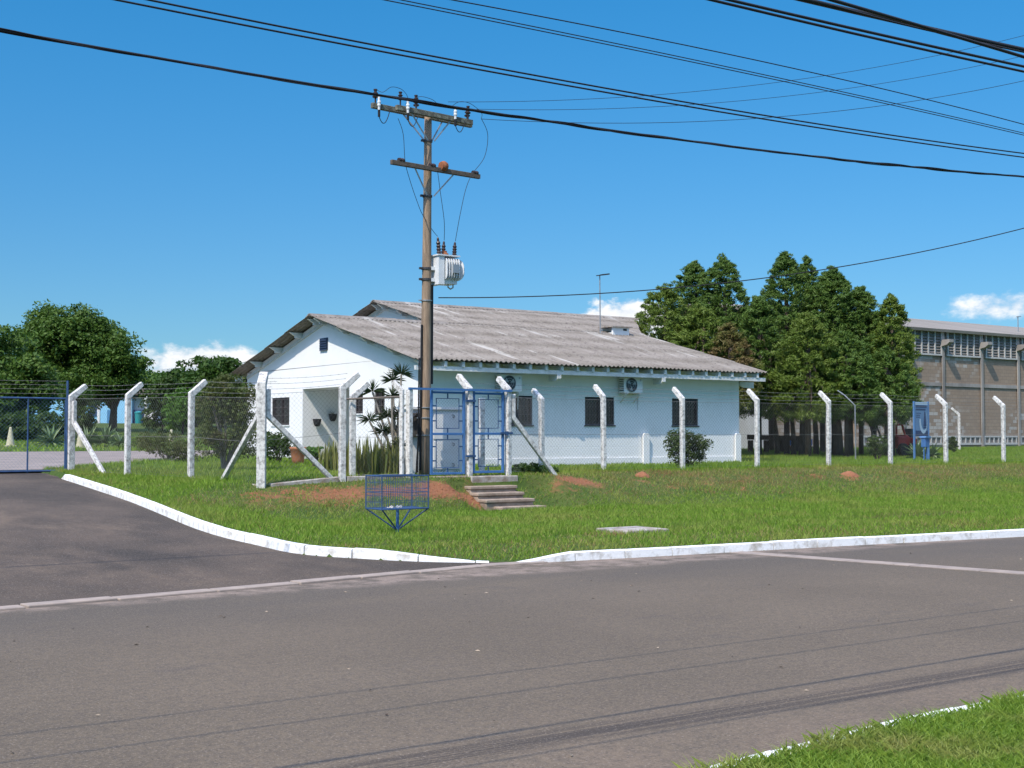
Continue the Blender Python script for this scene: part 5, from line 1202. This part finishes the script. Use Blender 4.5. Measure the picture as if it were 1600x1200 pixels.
for a_ in ((1040, 452, 44, 56.5, 560, 'broad yellowish conifer overhanging the roof end, lowest of the left group', M['leaf_conifer_y']),
           (1086, 410, 46, 59, 600, 'tall conifer behind the roof end, left of the pointed one', M['leaf_conifer']),
           (1132, 401, 44, 58, 620, 'pointed dense conifer with the sharpest tip left of the sky gap', M['leaf_conifer']),
           (1098, 480, 44, 55, 610, 'mid height rounded conifer just above the roof edge', M['leaf_conifer_y']),
           (1140, 506, 36, 54, 640, 'browning conifer with reddish tips in the sky gap between the two groups', M['leaf_brown']),
           (1186, 462, 40, 56, 650, 'bluish green conifer at the left side of the right group', M['leaf_conifer']),
           (1229, 394, 45, 58, 645, 'tallest conifer of the right group', M['leaf_conifer']),
           (1262, 402, 30, 60, 640, 'slim conifer close behind the tallest one', M['leaf_conifer']),
           (1303, 417, 50, 58, 650, 'broad conifer in the middle of the right group', M['leaf_conifer']),
           (1262, 490, 46, 54.5, 655, 'low spreading conifer in front of the tallest one', M['leaf_conifer_y']),
           (1345, 448, 46, 58, 655, 'conifer second from the right end of the group', M['leaf_conifer']),
           (1394, 462, 33, 57, 650, 'slender yellowish conifer at the right end next to the warehouse', M['leaf_conifer_y']),
           (1322, 520, 44, 55, 655, 'low dark conifer filling the front of the right group', M['leaf_conifer']),
           (1205, 470, 52, 62, 600, 'conifer crown filling behind the left side of the right group', M['leaf_conifer']),
           (1285, 440, 52, 62.5, 600, 'conifer crown filling behind the middle of the right group', M['leaf_conifer']),
           (1365, 490, 50, 62, 600, 'conifer crown filling behind the right side of the right group', M['leaf_conifer_y']),
           (1060, 500, 52, 61, 600, 'conifer crown filling behind the roof edge', M['leaf_conifer']),
           (1385, 545, 36, 55.5, 662, 'low conifer with drooping skirt above the ladder', M['leaf_conifer'])):
    conifer(*a_)
# extra bare trunks in the row
for px, r_, l in ((1240, .10, 'slim bare conifer trunk right of the gap'), (1252, .12, 'slim bare trunk beside its thicker neighbour'), (1275, .11, 'straight dark trunk left of the fence post'), (1308, .22, 'thickest dark multi stemmed trunk under the trees'), (1215, .10, 'leaning reddish trunk under the left trees'), (1328, .12, 'dark trunk just right of the thickest one')):
    u, v = at_depth(px, 56.5); z = gz(u, v); mb = MB(); le = .25 if px == 1215 else random.uniform(-.15, .15)
    mb.tube([(u, v, z-.2), (u-.4*le, v, z+1), (u-le*1.4, v+.1, z+2.6), (u-le*1.8, v, z+4)], [r_*1.3, r_, r_*.8, r_*.5], 8); tag(mb.build('tree_trunk', M['bark'], org=(u, v, z), smooth=True), l, 'tree trunk')
# things under the conifers
u, v = at_depth(1190, 60); z = gz(u, v); bt = thing('timber_rail', (u, v, z), 'long dark timber rail on stout posts under the conifers', 'rail'); u2, v2 = at_depth(1250, 60)
mb = MB(); mb.bar((u-.9, v, zpx(683, 60)), (u2, v2, zpx(685, 60)), .2, .22); mb.build('beam', M['bark'], bt)
for q in (.05, .35, .65, .95): mb = MB(); a_, b_ = u-.9+(u2-u+.9)*q, v+(v2-v)*q; mb.bar((a_, b_, z-.1), (a_, b_, zpx(684, 60)-.11), .18, .18); mb.build('post', M['bark'], bt)
for px, l in ((1238, 'leftmost of three small blue crates under the conifers'), (1255, 'middle one of three small blue crates under the conifers'), (1263.5, 'rightmost of three small blue crates under the conifers')):
    u, v = at_depth(px, 62); z = zpx(696, 62); t = thing('crate', (u, v, z), l, 'crate', 'blue crates under the conifers'); mb = MB(); w_ = .10 if px > 1240 else .14
    mb.box(u-w_, u+w_, v-.12, v+.12, z, z+.27); mb.box(u-w_-.02, u+w_+.02, v-.14, v+.14, z+.271, z+.30); mb.box(u-w_-.015, u+w_+.015, v-.135, v+.135, z+.13, z+.15); mb.build('shell', M['crate'], t)
u, v = at_depth(1250, 62.2); z = gz(u, v); t = thing('trestle', (u, v, z), 'dark low trestle that carries the blue crates', 'trestle'); mb = MB(); mb.box(u-.7, u+.7, v-.2, v+.2, zpx(697.5, 62)-.06, zpx(697, 62)-.02); mb.build('top', M['bark'], t)
for s in (-.6, .6): mb = MB(); mb.bar((u+s, v, z-.1), (u+s, v, zpx(697.5, 62)-.061), .1, .3); mb.build('leg', M['bark'], t)
u, v = at_depth(1366, 58); z = gz(u, v); t = thing('ladder', (u, v, z), 'old timber ladder leaning against the conifer beside the red machine', 'ladder'); mb = MB()
for s in (-.22, .22): mb.bar((u+s*1.3, v-.5, z-.05), (u+s*.8, v+.4, z+2.2), .06, .06)
mb.build('rail', M['ladder'], t); mb = MB()
for q in np.linspace(.1, .93, 7): mb.bar((u-.22*(1.3-.5*q), v-.5+.9*q, z+2.2*q), (u+.22*(1.3-.5*q), v-.5+.9*q, z+2.2*q), .05, .05)
mb.build('rung', M['ladder'], t)
# red machine
u, v = at_depth(1404, 57.5); z = gz(u, v); t = thing('red_machine', (u, v, z), 'red farm machine half hidden behind a post left of the blue sign', 'tractor')
mb = MB(); mb.prism([(-.42, .35), (.55, .35), (.6, .75), (.2, .95), (.05, .85), (-.42, .9)], (u, v-.3, z), (1, 0, 0), (0, 0, 1), (0, .6, 0)); bevel(mb.build('body', M['red'], t), .05)
mb = MB(); mb.tube([(u-.3, v-.1, z+.8), (u-.28, v-.1, z+1.35), (u+.08, v-.1, z+1.42), (u+.28, v-.1, z+.95)], .05, 8); mb.build('boom', M['red'], t)
mb = MB(); mb.prism([(0, 0), (.3, 0), (.36, .55), (.05, .6)], (u+.35, v-.45, z+.22), (1, 0, 0), (0, 0, 1), (0, .5, 0)); bevel(mb.build('guard', M['red'], t), .04)
for q in (-.3, .35):
    mb = MB(); mb.lathe([(.12, 0), (.28, 0), (.3, .05), (.3, .15), (.28, .2), (.12, .2)], (u+q, v-.36, z+.28), 16, (0, -1, 0)); mb.build('wheel', M['rubber'], t)
u, v = at_depth(1421, 60); z = gz(u, v); mb = MB(); mb.box(u-.16, u+.16, v-.2, v+.2, z, z+1.2); mb.box(u-.9, u+.1, v-.1, v+.1, z-.1, z+.5); o = mb.build('dark_bin', M['darksteel'], org=(u, v, z)); bevel(o, .03); tag(o, 'dark upright metal container between the red machine and the blue sign', 'bin')

# ---- shrubs and garden plants
def bush(px, base, Z, blobs, label, m, per_area=14, rmin=.12, rmax=.26, per=46, ls=.045, stems=6, bark='bark', group=None):
    u, v = at_depth(px, Z); z = gz(u, v); t = thing('bush', (u, v, z), label, 'bush', group)
    C, Rr = ellipsoid_clumps(blobs, per_area, rmin, rmax, .7); C[:, 2] = np.maximum(C[:, 2], z+.06); c, nr, s, d = clump_leaves(C, Rr, per, ls); quads('foliage', c, nr, s, .45, m, t)
    mb = MB()
    for k in range(stems):
        q = C[RNG.integers(len(C))]; mb.tube([(u+random.uniform(-.08, .08), v, z-.05), ((u+q[0])/2+.05, (v+q[1])/2, z+(q[2]-z)*.55), q], [.03, .022, .008], 6)
    mb.build('stem', M[bark], t)
    return t
bush(1073, 735, 38.8, [blob(1072, 705, 38.8, .58, .56), blob(1062, 692, 38.8, .42, .38), blob(1088, 700, 38.9, .42, .42)], 'round loose bush standing against the fence in front of the far window', M['leaf_bush'], 22, .08, .19, 44, .036)
bush(1369, 716, 50, [blob(1368, 697, 50, .40, .42)], 'small round yellowish bush in front of the conifer ladder', M['leaf_bush'], 22, .1, .2, 44, .042)
bush(352, 735, 36, [blob(352, 655, 36, .78, 1.0), blob(335, 625, 36, .55, .6), blob(375, 640, 36.4, .55, .75), blob(360, 610, 36.2, .5, .45), blob(385, 690, 36, .45, .5), blob(330, 690, 36, .55, .5)], 'large tall olive green shrub with pale branches behind the left fence', M['leaf_olive'], 13, .12, .28, 44, .04, 12, 'palebark')
bush(262, 728, 42, [blob(255, 695, 42, .8, .38), blob(290, 705, 41, .55, .34), blob(228, 690, 43, .4, .28)], 'low wide olive shrub sprawling between the left fence posts', M['leaf_olive'], 18, .1, .22, 40, .04, 10, 'palebark')
bush(436, 722, 42, [blob(436, 700, 42, .45, .45), blob(424, 690, 42.2, .3, .35)], 'dense dark bush under the gable window behind the corner post', M['leaf_dark'], 24, .1, .2, 46, .04)
bush(490, 722, 39, [blob(489, 705, 39, .26, .22)], 'small leafy plant in front of the lit porch wall', M['leaf_light'], 40, .06, .12, 40, .04)
bush(820, 745, 33.2, [blob(826, 735, 33, .5, .16), blob(850, 738, 33, .4, .14)], 'low weeds at the foot of the braced gate post', M['leaf_dark'], 30, .05, .12, 34, .035)
# terracotta pot by the bush
u, v = at_depth(466, 41); z = gz(u, v); mb = MB(); mb.lathe([(.16, -.05), (.19, .15), (.24, .45), (.26, .47), (.26, .54), (.22, .54), (.2, .45)], (u, v, z), 18); o = mb.build('clay_pot', M['terracotta'], org=(u, v, z), smooth=True); tag(o, 'terracotta pot standing on the grass right of the dark bush', 'plant pot')
def swords(px, Z, n, spread, h, label, m, lean=.18, w=.035):
    u, v = at_depth(px, Z); z = gz(u, v); t = thing('sword_plant', (u, v, z), label, 'plant'); V = []; 
    for k in range(n):
        a_ = random.uniform(0, 6.28); rr = math.sqrt(random.random()); bu_, bv_ = u+spread[0]*rr*math.cos(a_), v+spread[1]*rr*math.sin(a_); hh = h*random.uniform(.55, 1.1); q = random.uniform(0, 6.28); l = np.array([math.cos(q), math.sin(q), 0])*lean*hh*random.random(); s = random.uniform(0, 3.14); sd = np.array([math.cos(s), math.sin(s), 0])*w*random.uniform(.6, 1.2)
        b = np.array([bu_, bv_, gz(bu_, bv_)-.02]); V += [b-sd*.6, b+sd*.6, b+l*.5+sd+(0, 0, hh*.55), b+l+(0, 0, hh), b+l*.5-sd+(0, 0, hh*.55)]
    mesh_np('leaf', V, np.arange(5*n), np.full(n, 5), m, t)['kind'] = 'stuff'
    return t
swords(592, 31.2, 340, (1.05, .5), .95, 'dense stand of tall yellowish sword plants behind the mesh panel', M['sans'])
swords(528, 34.5, 120, (.55, .35), .9, 'smaller stand of green sword plants left of the twin posts', M['sans'])
def rosette(mb_c, c, n, l, w, droop=.5, up=.5):
    for k in range(n):
        a_ = random.uniform(0, 6.28); e = random.uniform(-.25, 1.2); d = np.array([math.cos(a_)*math.cos(e), math.sin(a_)*math.cos(e), math.sin(e)]); ll = l*random.uniform(.75, 1.1)
        sd = np.cross(d, (0, 0, 1)); sd /= np.linalg.norm(sd)+1e-6; p1 = c+d*ll*.5; p2 = c+d*ll+np.array([0, 0, -droop*ll*.35*math.cos(e)])
        mb_c.add([c-sd*w*.4, c+sd*w*.4, p1+sd*w, p2, p1-sd*w], [(0, 1, 2, 3, 4)])
u, v = at_depth(622, 31.6); z = gz(u, v); dr = thing('dracaena', (u, v, z), 'tall branching dracaena with spiky leaf heads left of the utility pole', 'plant'); lf = MB(); st = MB()
for px, py, n in ((582, 605, 44), (627, 578, 60), (613, 588, 44), (612, 612, 44), (577, 650, 34), (606, 645, 60), (615, 668, 80), (622, 640, 60), (598, 668, 60), (628, 690, 70), (612, 700, 60)):
    zz = 31.6+random.uniform(-.3, .3); a_, b_ = PD(px, zz); tp = np.array([a_, b_, zpx(py+6, zz)]); rosette(lf, tp, int(n*1.2), .36, .010)
    mid = np.array([(u*1.2+a_*.8)/2+random.uniform(-.1, .1), (v+b_)/2, z+(tp[2]-z)*.5]); st.tube([(u+random.uniform(-.12, .12), v, z-.1), mid, tp-(0, 0, .02)], [.035, .03, .022], 6)
lf.build('leaf_head', M['drac'], dr)['kind'] = 'stuff'; st.build('stem', M['palebark'], dr)
def agave(px, base, Z, l, label, n=46):
    u, v = at_depth(px, Z); z = gz(u, v); t = thing('agave', (u, v, z), label, 'plant', 'spiky agave plants'); mb = MB(); rosette(mb, np.array([u, v, z+.18]), n, l, .05, .5)
    mb.build('leaf', M['agave'], t)['kind'] = 'stuff'
agave(81, 702, 55, .95, 'pale green spiky agave left of the braced gate post', 60)
agave(137, 702, 56, .9, 'pale green spiky agave just right of the braced gate post', 60)
agave(165, 700, 56, .95, 'pale green spiky agave between the brace and the next post', 60)
agave(188, 702, 55, .7, 'smaller pale agave half hidden by the second left post')
agave(1433, 718, 52, .75, 'spiky green agave left behind the blue notice board')
agave(1456, 716, 52.5, .6, 'spiky green agave right behind the blue notice board')
bush(1488, 708, 62, [blob(1488, 695, 62, .16, .35)], 'thin young shrub between two posts by the warehouse wall', M['leaf_bush'], 60, .08, .15, 30, .05, 2)
def cone(px, Z, label, h=.8):
    u, v = at_depth(px, Z); z = gz(u, v); mb = MB(); mb.box(u-.2, u+.2, v-.2, v+.2, z, z+.05); mb.lathe([(.17, .052), (.05, h-.02), (.04, h)], (u, v, z), 14); o = mb.build('cone_marker', M['cone'], org=(u, v, z)); tag(o, label, 'marker cone', 'pale marker cones along the yard road')
cone(17, 54, 'pale marker cone at the far left behind the vehicle gate'); cone(126, 54, 'pale marker cone behind the braced gate post'); cone(268, 55, 'pale marker cone behind the low olive shrub')

# ------------------------------------------------------------------ vehicle gate on the left
GV = LPS[2][1]+.1; ge = LPS[2][0]-.12; gl_ = ge-6.0; z0 = float(drive_z(GV))+.06; zt_ = P(50, 622, y=GV)[2]
vg = thing('vehicle_gate', (ge, GV, z0), 'wide blue tube and mesh vehicle gate across the driveway', 'gate')
mb = MB()
for z in (z0+.03, zt_): mb.tube([(gl_, GV, z), (ge, GV, z)], .024, 8)
for u in (ge, px_uv(44, GV), px_uv(44, GV)-1.9, gl_): mb.tube([(u, GV, z0), (u, GV, zt_)], .022, 8)
mb.build('frame', M['bluedark'], vg)
mb = MB(); chain_link(mb, (gl_, GV), (ge, GV), zt_-z0-.03, z0=z0, z1=z0, off=.03, pitch=.10, r=.0013); M['meshblue'] = mat('blue_coated_wire', (.13, .20, .27), None, .5); mb.build('chain_link_mesh', M['meshblue'], vg)
mb = MB(); pz = P(108, 595, y=GV)[2]; mb.tube([(ge+.02, GV-.08, z0-.1), (ge+.02, GV-.08, pz)], .030, 8); mb.build('hinge_post', M['bluedark'], vg)
for q in (.13, .25, .36, .46): mb = MB(); strand(mb, (gl_, GV, zt_+q), (ge, GV, zt_+q), barbs=True, sag=.02); mb.build('barbed_wire', M['barb'], vg)
fence_post('fence_post', gl_-.2, GV, IN_L, 'far end post of the vehicle gate beyond the left edge', w=.16)

# ------------------------------------------------------------------ far buildings on the left
Z = 104.; u, v = at_depth(190, Z); z = gz(u, v); bb = thing('blue_building', (u, v, z), 'low pale blue building glimpsed behind the big round tree', 'building')
def fpt(px, py): a_, b_ = PD(px, Z); return a_, b_, zpx(py, Z)
def fbox(px0, px1, py0, py1, dep0, dep1, name, m, parent):
    a_ = np.array(PD(px0, Z)); b_ = np.array(PD(px1, Z)); nn = np.array([_f[0], _f[1]]); mb = MB(); vs_ = []
    for zz in (zpx(py1, Z), zpx(py0, Z)):
        for q in (a_+nn*dep0, b_+nn*dep0, b_+nn*dep1, a_+nn*dep1): vs_.append((q[0], q[1], zz))
    mb.add(vs_, [(3, 2, 1, 0), (4, 5, 6, 7), (0, 1, 5, 4), (1, 2, 6, 5), (2, 3, 7, 6), (3, 0, 4, 7)]); return mb.build(name, m, parent)
w1 = fbox(-120, 206, 618, 675, 0, 10, 'wall', M['farblue'], bb); fbox(206.5, 240, 620, 675, .6, 10, 'white_wall', M['farwhite'], bb)
fbox(-130, 250, 607, 617.5, -.25, 11, 'roof', M['ladder'], bb)
for x in (158, 205, 231): fbox(x, x+4, 617.6, 672, -1.0, -.8, 'column', M['farwhite'], bb)
fbox(206, 222, 640, 670, .3, .59, 'door', M['bluedark'], bb)
for x in (20, 60, 100, 140): fbox(x, x+12, 630, 650, -.08, -.01, 'window', M['bluedark'], w1)
u, v = at_depth(216.5, 100); z = gz(u, v); mb = MB(); mb.lathe([(.22, 0), (.28, .75), (.31, .8), (.31, .86), (.05, .95)], (u, v, z), 14); tag(mb.build('litter_bin', M['teal'], org=(u, v, z)), 'teal round bin in front of the pale blue building', 'bin')
Z = 190.; u, v = at_depth(300, Z); z = gz(u, v); fh = thing('far_shed', (u, v, z), 'huge far shed with a pale metal roof showing above the trees', 'shed')
fbox(236, 460, 582, 690, 0, 40, 'wall', M['farwhite'], fh)
a_ = np.array(PD(232, Z)); b_ = np.array(PD(470, Z)); nn = np.array([_f[0], _f[1]]); mb = MB()
mb.add([(*(a_-nn), zpx(579, Z)), (*(b_-nn), zpx(560, Z)), (*(b_+nn*25), zpx(548, Z)), (*(a_+nn*25), zpx(571, Z))], [(0, 1, 2, 3)]); mb.add([(*(a_-nn), zpx(579, Z)), (*(b_-nn), zpx(560, Z)), (*(b_-nn), zpx(572, Z)), (*(a_-nn), zpx(583, Z))], [(3, 2, 1, 0)]); mb.build('roof', M['farroof'], fh)

# ------------------------------------------------------------------ grass
def blades(name, u, v, h, w, m, lean=.5, label=None, five=False):
    n = len(u); z = ground_z(u, v)-.01; a_ = RNG.uniform(0, 6.283, n); q = RNG.uniform(0, 6.283, n)
    sd = np.stack([np.cos(a_), np.sin(a_), 0*a_], -1)*w[:, None]*.5; ln = np.stack([np.cos(q), np.sin(q), 0*q], -1)*(h*lean*RNG.uniform(.2, 1.3, n))[:, None]
    b = np.stack([u, v, z], -1); up = np.array([0, 0, 1.])
    if five:
        V = np.stack([b-sd, b+sd, b+ln*.4+sd*.8+up*(h*.62)[:, None], b+ln+up*(h*.95)[:, None], b+ln*.4-sd*.8+up*(h*.62)[:, None]], 1).reshape(-1, 3); k = 5
    else:
        V = np.stack([b-sd, b+sd, b+ln+up*h[:, None]], 1).reshape(-1, 3); k = 3
    o = mesh_np(name, V, np.arange(k*n), np.full(n, k), m); tag(o, label, 'grass', kind='stuff'); return o
def in_view(u, v, m=4.5):
    X = _r[0]*u+_r[1]*v; Zc = _f[0]*u+_f[1]*v; return (Zc > 3) & (np.abs(X) < Zc*.392+m)
def scatter(u0, u1, v0, v1, dens):
    n = int((u1-u0)*(v1-v0)*dens); u = RNG.uniform(u0, u1, n); v = RNG.uniform(v0, v1, n); k = in_view(u, v); return u[k], v[k]
def patch(u, v, s): return .5+.5*np.sin(u*s+1.3*np.sin(v*s*.7))*np.sin(v*s*1.1+1.7*np.sin(u*s*.6))
# near verge
u, v = scatter(2, 22, 2.2, 5.6, 6500); k = v < n_edge(u)-.085+.035*np.sin(u*7)+.03*np.sin(u*17); u, v = u[k], v[k]
h = .03+.055*RNG.random(len(u))*(.5+patch(u, v, 2.2)); blades('grass_near', u, v, h, .0055+.0035*RNG.random(len(u)), M['grass_near'], 1.15, 'short green grass at the near edge of the street', True)
# verge and bank
u, v = scatter(6.5, 62, 13.3, 36.5, 680)
d = dirt_at(u, v)+.35*(patch(u, v, 3.1)-.5)+.55*(RNG.random(len(u))-.5); ok = (d < .46) & (kerb_sd(u, v) > .17) & ((v < fence_v(u)+.35) | (u < np.interp(v, [25.8, 29.5, 32.3, 36], [11.9, 11.8, 11.2, 10.5])))
ok &= ~((np.abs(u-mu) < .5) & (np.abs(v-mv) < .46)) & ~((u > gu(738)) & (u < gu(800)-.25) & (v > VG-1.4) & (v < VG+.25))
dk = dirt_at(u, v); u2, v2 = u[ok], v[ok]; bank = sstep(19.5, 22.5, u2)*sstep(fence_v(u2)-3.2, fence_v(u2)-1.8, v2)*(1-sstep(fence_v(u2)-.5, fence_v(u2)+.1, v2))
dry = RNG.random(len(u2)) < np.clip(  .08+.26*bank+.55*bank*patch(u2, v2, 1.1)+.35*(dk[ok] > .12)+.25*np.exp(-((v2-v_edge(u2)-1.2)/.9)**2), 0, .8)
h = (.035+.065*RNG.random(len(u2)))*(.8+.6*patch(u2, v2, 1.7)); w = .014+.008*RNG.random(len(u2))
blades('grass_verge', u2[~dry], v2[~dry], h[~dry], w[~dry], M['grass'], .9, 'mown green grass on the verge and bank beside the street')
blades('grass_dry_patches', u2[dry], v2[dry], h[dry]*.95, w[dry]*.8, M['grass_dry'], 1.1, 'drier yellowish grass in worn patches of the verge')
n = 60000; u = RNG.uniform(8, 34, n); v = RNG.uniform(22, 28, n); k = dirt_at(u, v)+.5*(patch(u, v, 2.7)-.5) > .50; u, v = u[k][:2600], v[k][:2600]; n = len(u)
r = RNG.uniform(.008, .034, n)**1.0*RNG.uniform(.5, 1.2, n); q = RNG.uniform(0, 6.28, n); z = ground_z(u, v)-.004
V = [np.stack([u+r*np.cos(q+a_)*RNG.uniform(.7, 1.3, n), v+r*np.sin(q+a_)*RNG.uniform(.7, 1.3, n), z], -1) for a_ in (0, 1.57, 3.14, 4.71)]+[np.stack([u+r*.3*np.cos(q), v+r*.3*np.sin(q), z+r*RNG.uniform(.5, 1.1, n)], -1)]
V = np.stack(V, 1).reshape(-1, 3); i = np.arange(n)[:, None]*5; f = np.concatenate([i+np.array([[0, 1, 4]]), i+np.array([[1, 2, 4]]), i+np.array([[2, 3, 4]]), i+np.array([[3, 0, 4]])], 1).ravel()
tag(mesh_np('earth_clods', V, f, np.full(4*n, 3), M['dirt']), 'crumbs and clods of red earth on the bare patches of the bank', 'soil', kind='stuff')
# yard lawn
u, v = scatter(10.5, 72, 26.0, 47, 150); ok = ~((u > HU0-.1) & (u < HU1+.1) & (v > HV-.05)) & (v > fence_v(u)+.2) & ~((u < 21) & (v > 36) & (u < np.interp(v, [36, 38.2, 40.4, 43, 46.5, 50.5], [10.4, 11.6, 14.2, 17.4, 19.4, 21])))
u, v = u[ok], v[ok]; h = (.06+.09*RNG.random(len(u)))*(.6+.7*patch(u, v, 1.3)); blades('grass_yard', u, v, h, .028+.014*RNG.random(len(u)), M['grass'], .8, 'green lawn inside the fence around the white building')
u, v = scatter(-2, 40, 50.6, 92, 22); k = u < 24; u, v = u[k], v[k]; blades('grass_back', u, v, .08+.1*RNG.random(len(u)), .05+.02*RNG.random(len(u)), M['grass'], .8, 'lawn rising beyond the yard road towards the far trees')
n = 170; u = RNG.uniform(2, 26, n); v = RNG.uniform(5.6, 14.2, n); q = RNG.uniform(0, 6.28, n); l = RNG.uniform(.008, .03, n)
M['litter_leaf'] = mat('dry_leaf', (.05, .035, .025), (.30, .24, .17), .9, 2.5, lo=.45, hi=.55)
dx, dy = np.cos(q)*l, np.sin(q)*l; z0_ = np.full(n, .006)
V = np.stack([np.stack([u-dx, v-dy, z0_], -1), np.stack([u+dy*.35, v-dx*.35, z0_+.4*l], -1), np.stack([u+dx, v+dy, z0_+.1*l], -1), np.stack([u-dy*.35, v+dx*.35, z0_], -1)], 1).reshape(-1, 3)
tag(mesh_np('leaf_litter', V, np.arange(4*n), np.full(n, 4), M['litter_leaf']), 'scattered dry leaf bits and grit on the asphalt', 'litter', kind='stuff')
# tufts along the fence foot and kerb
u, v = scatter(20, 60, VR-.35, VR+.3, 420); h = .08+.14*RNG.random(len(u)); blades('grass_fence_foot', u, v, h, .014+.008*RNG.random(len(u)), M['grass'], .7, 'taller uncut grass along the foot of the right hand fence')
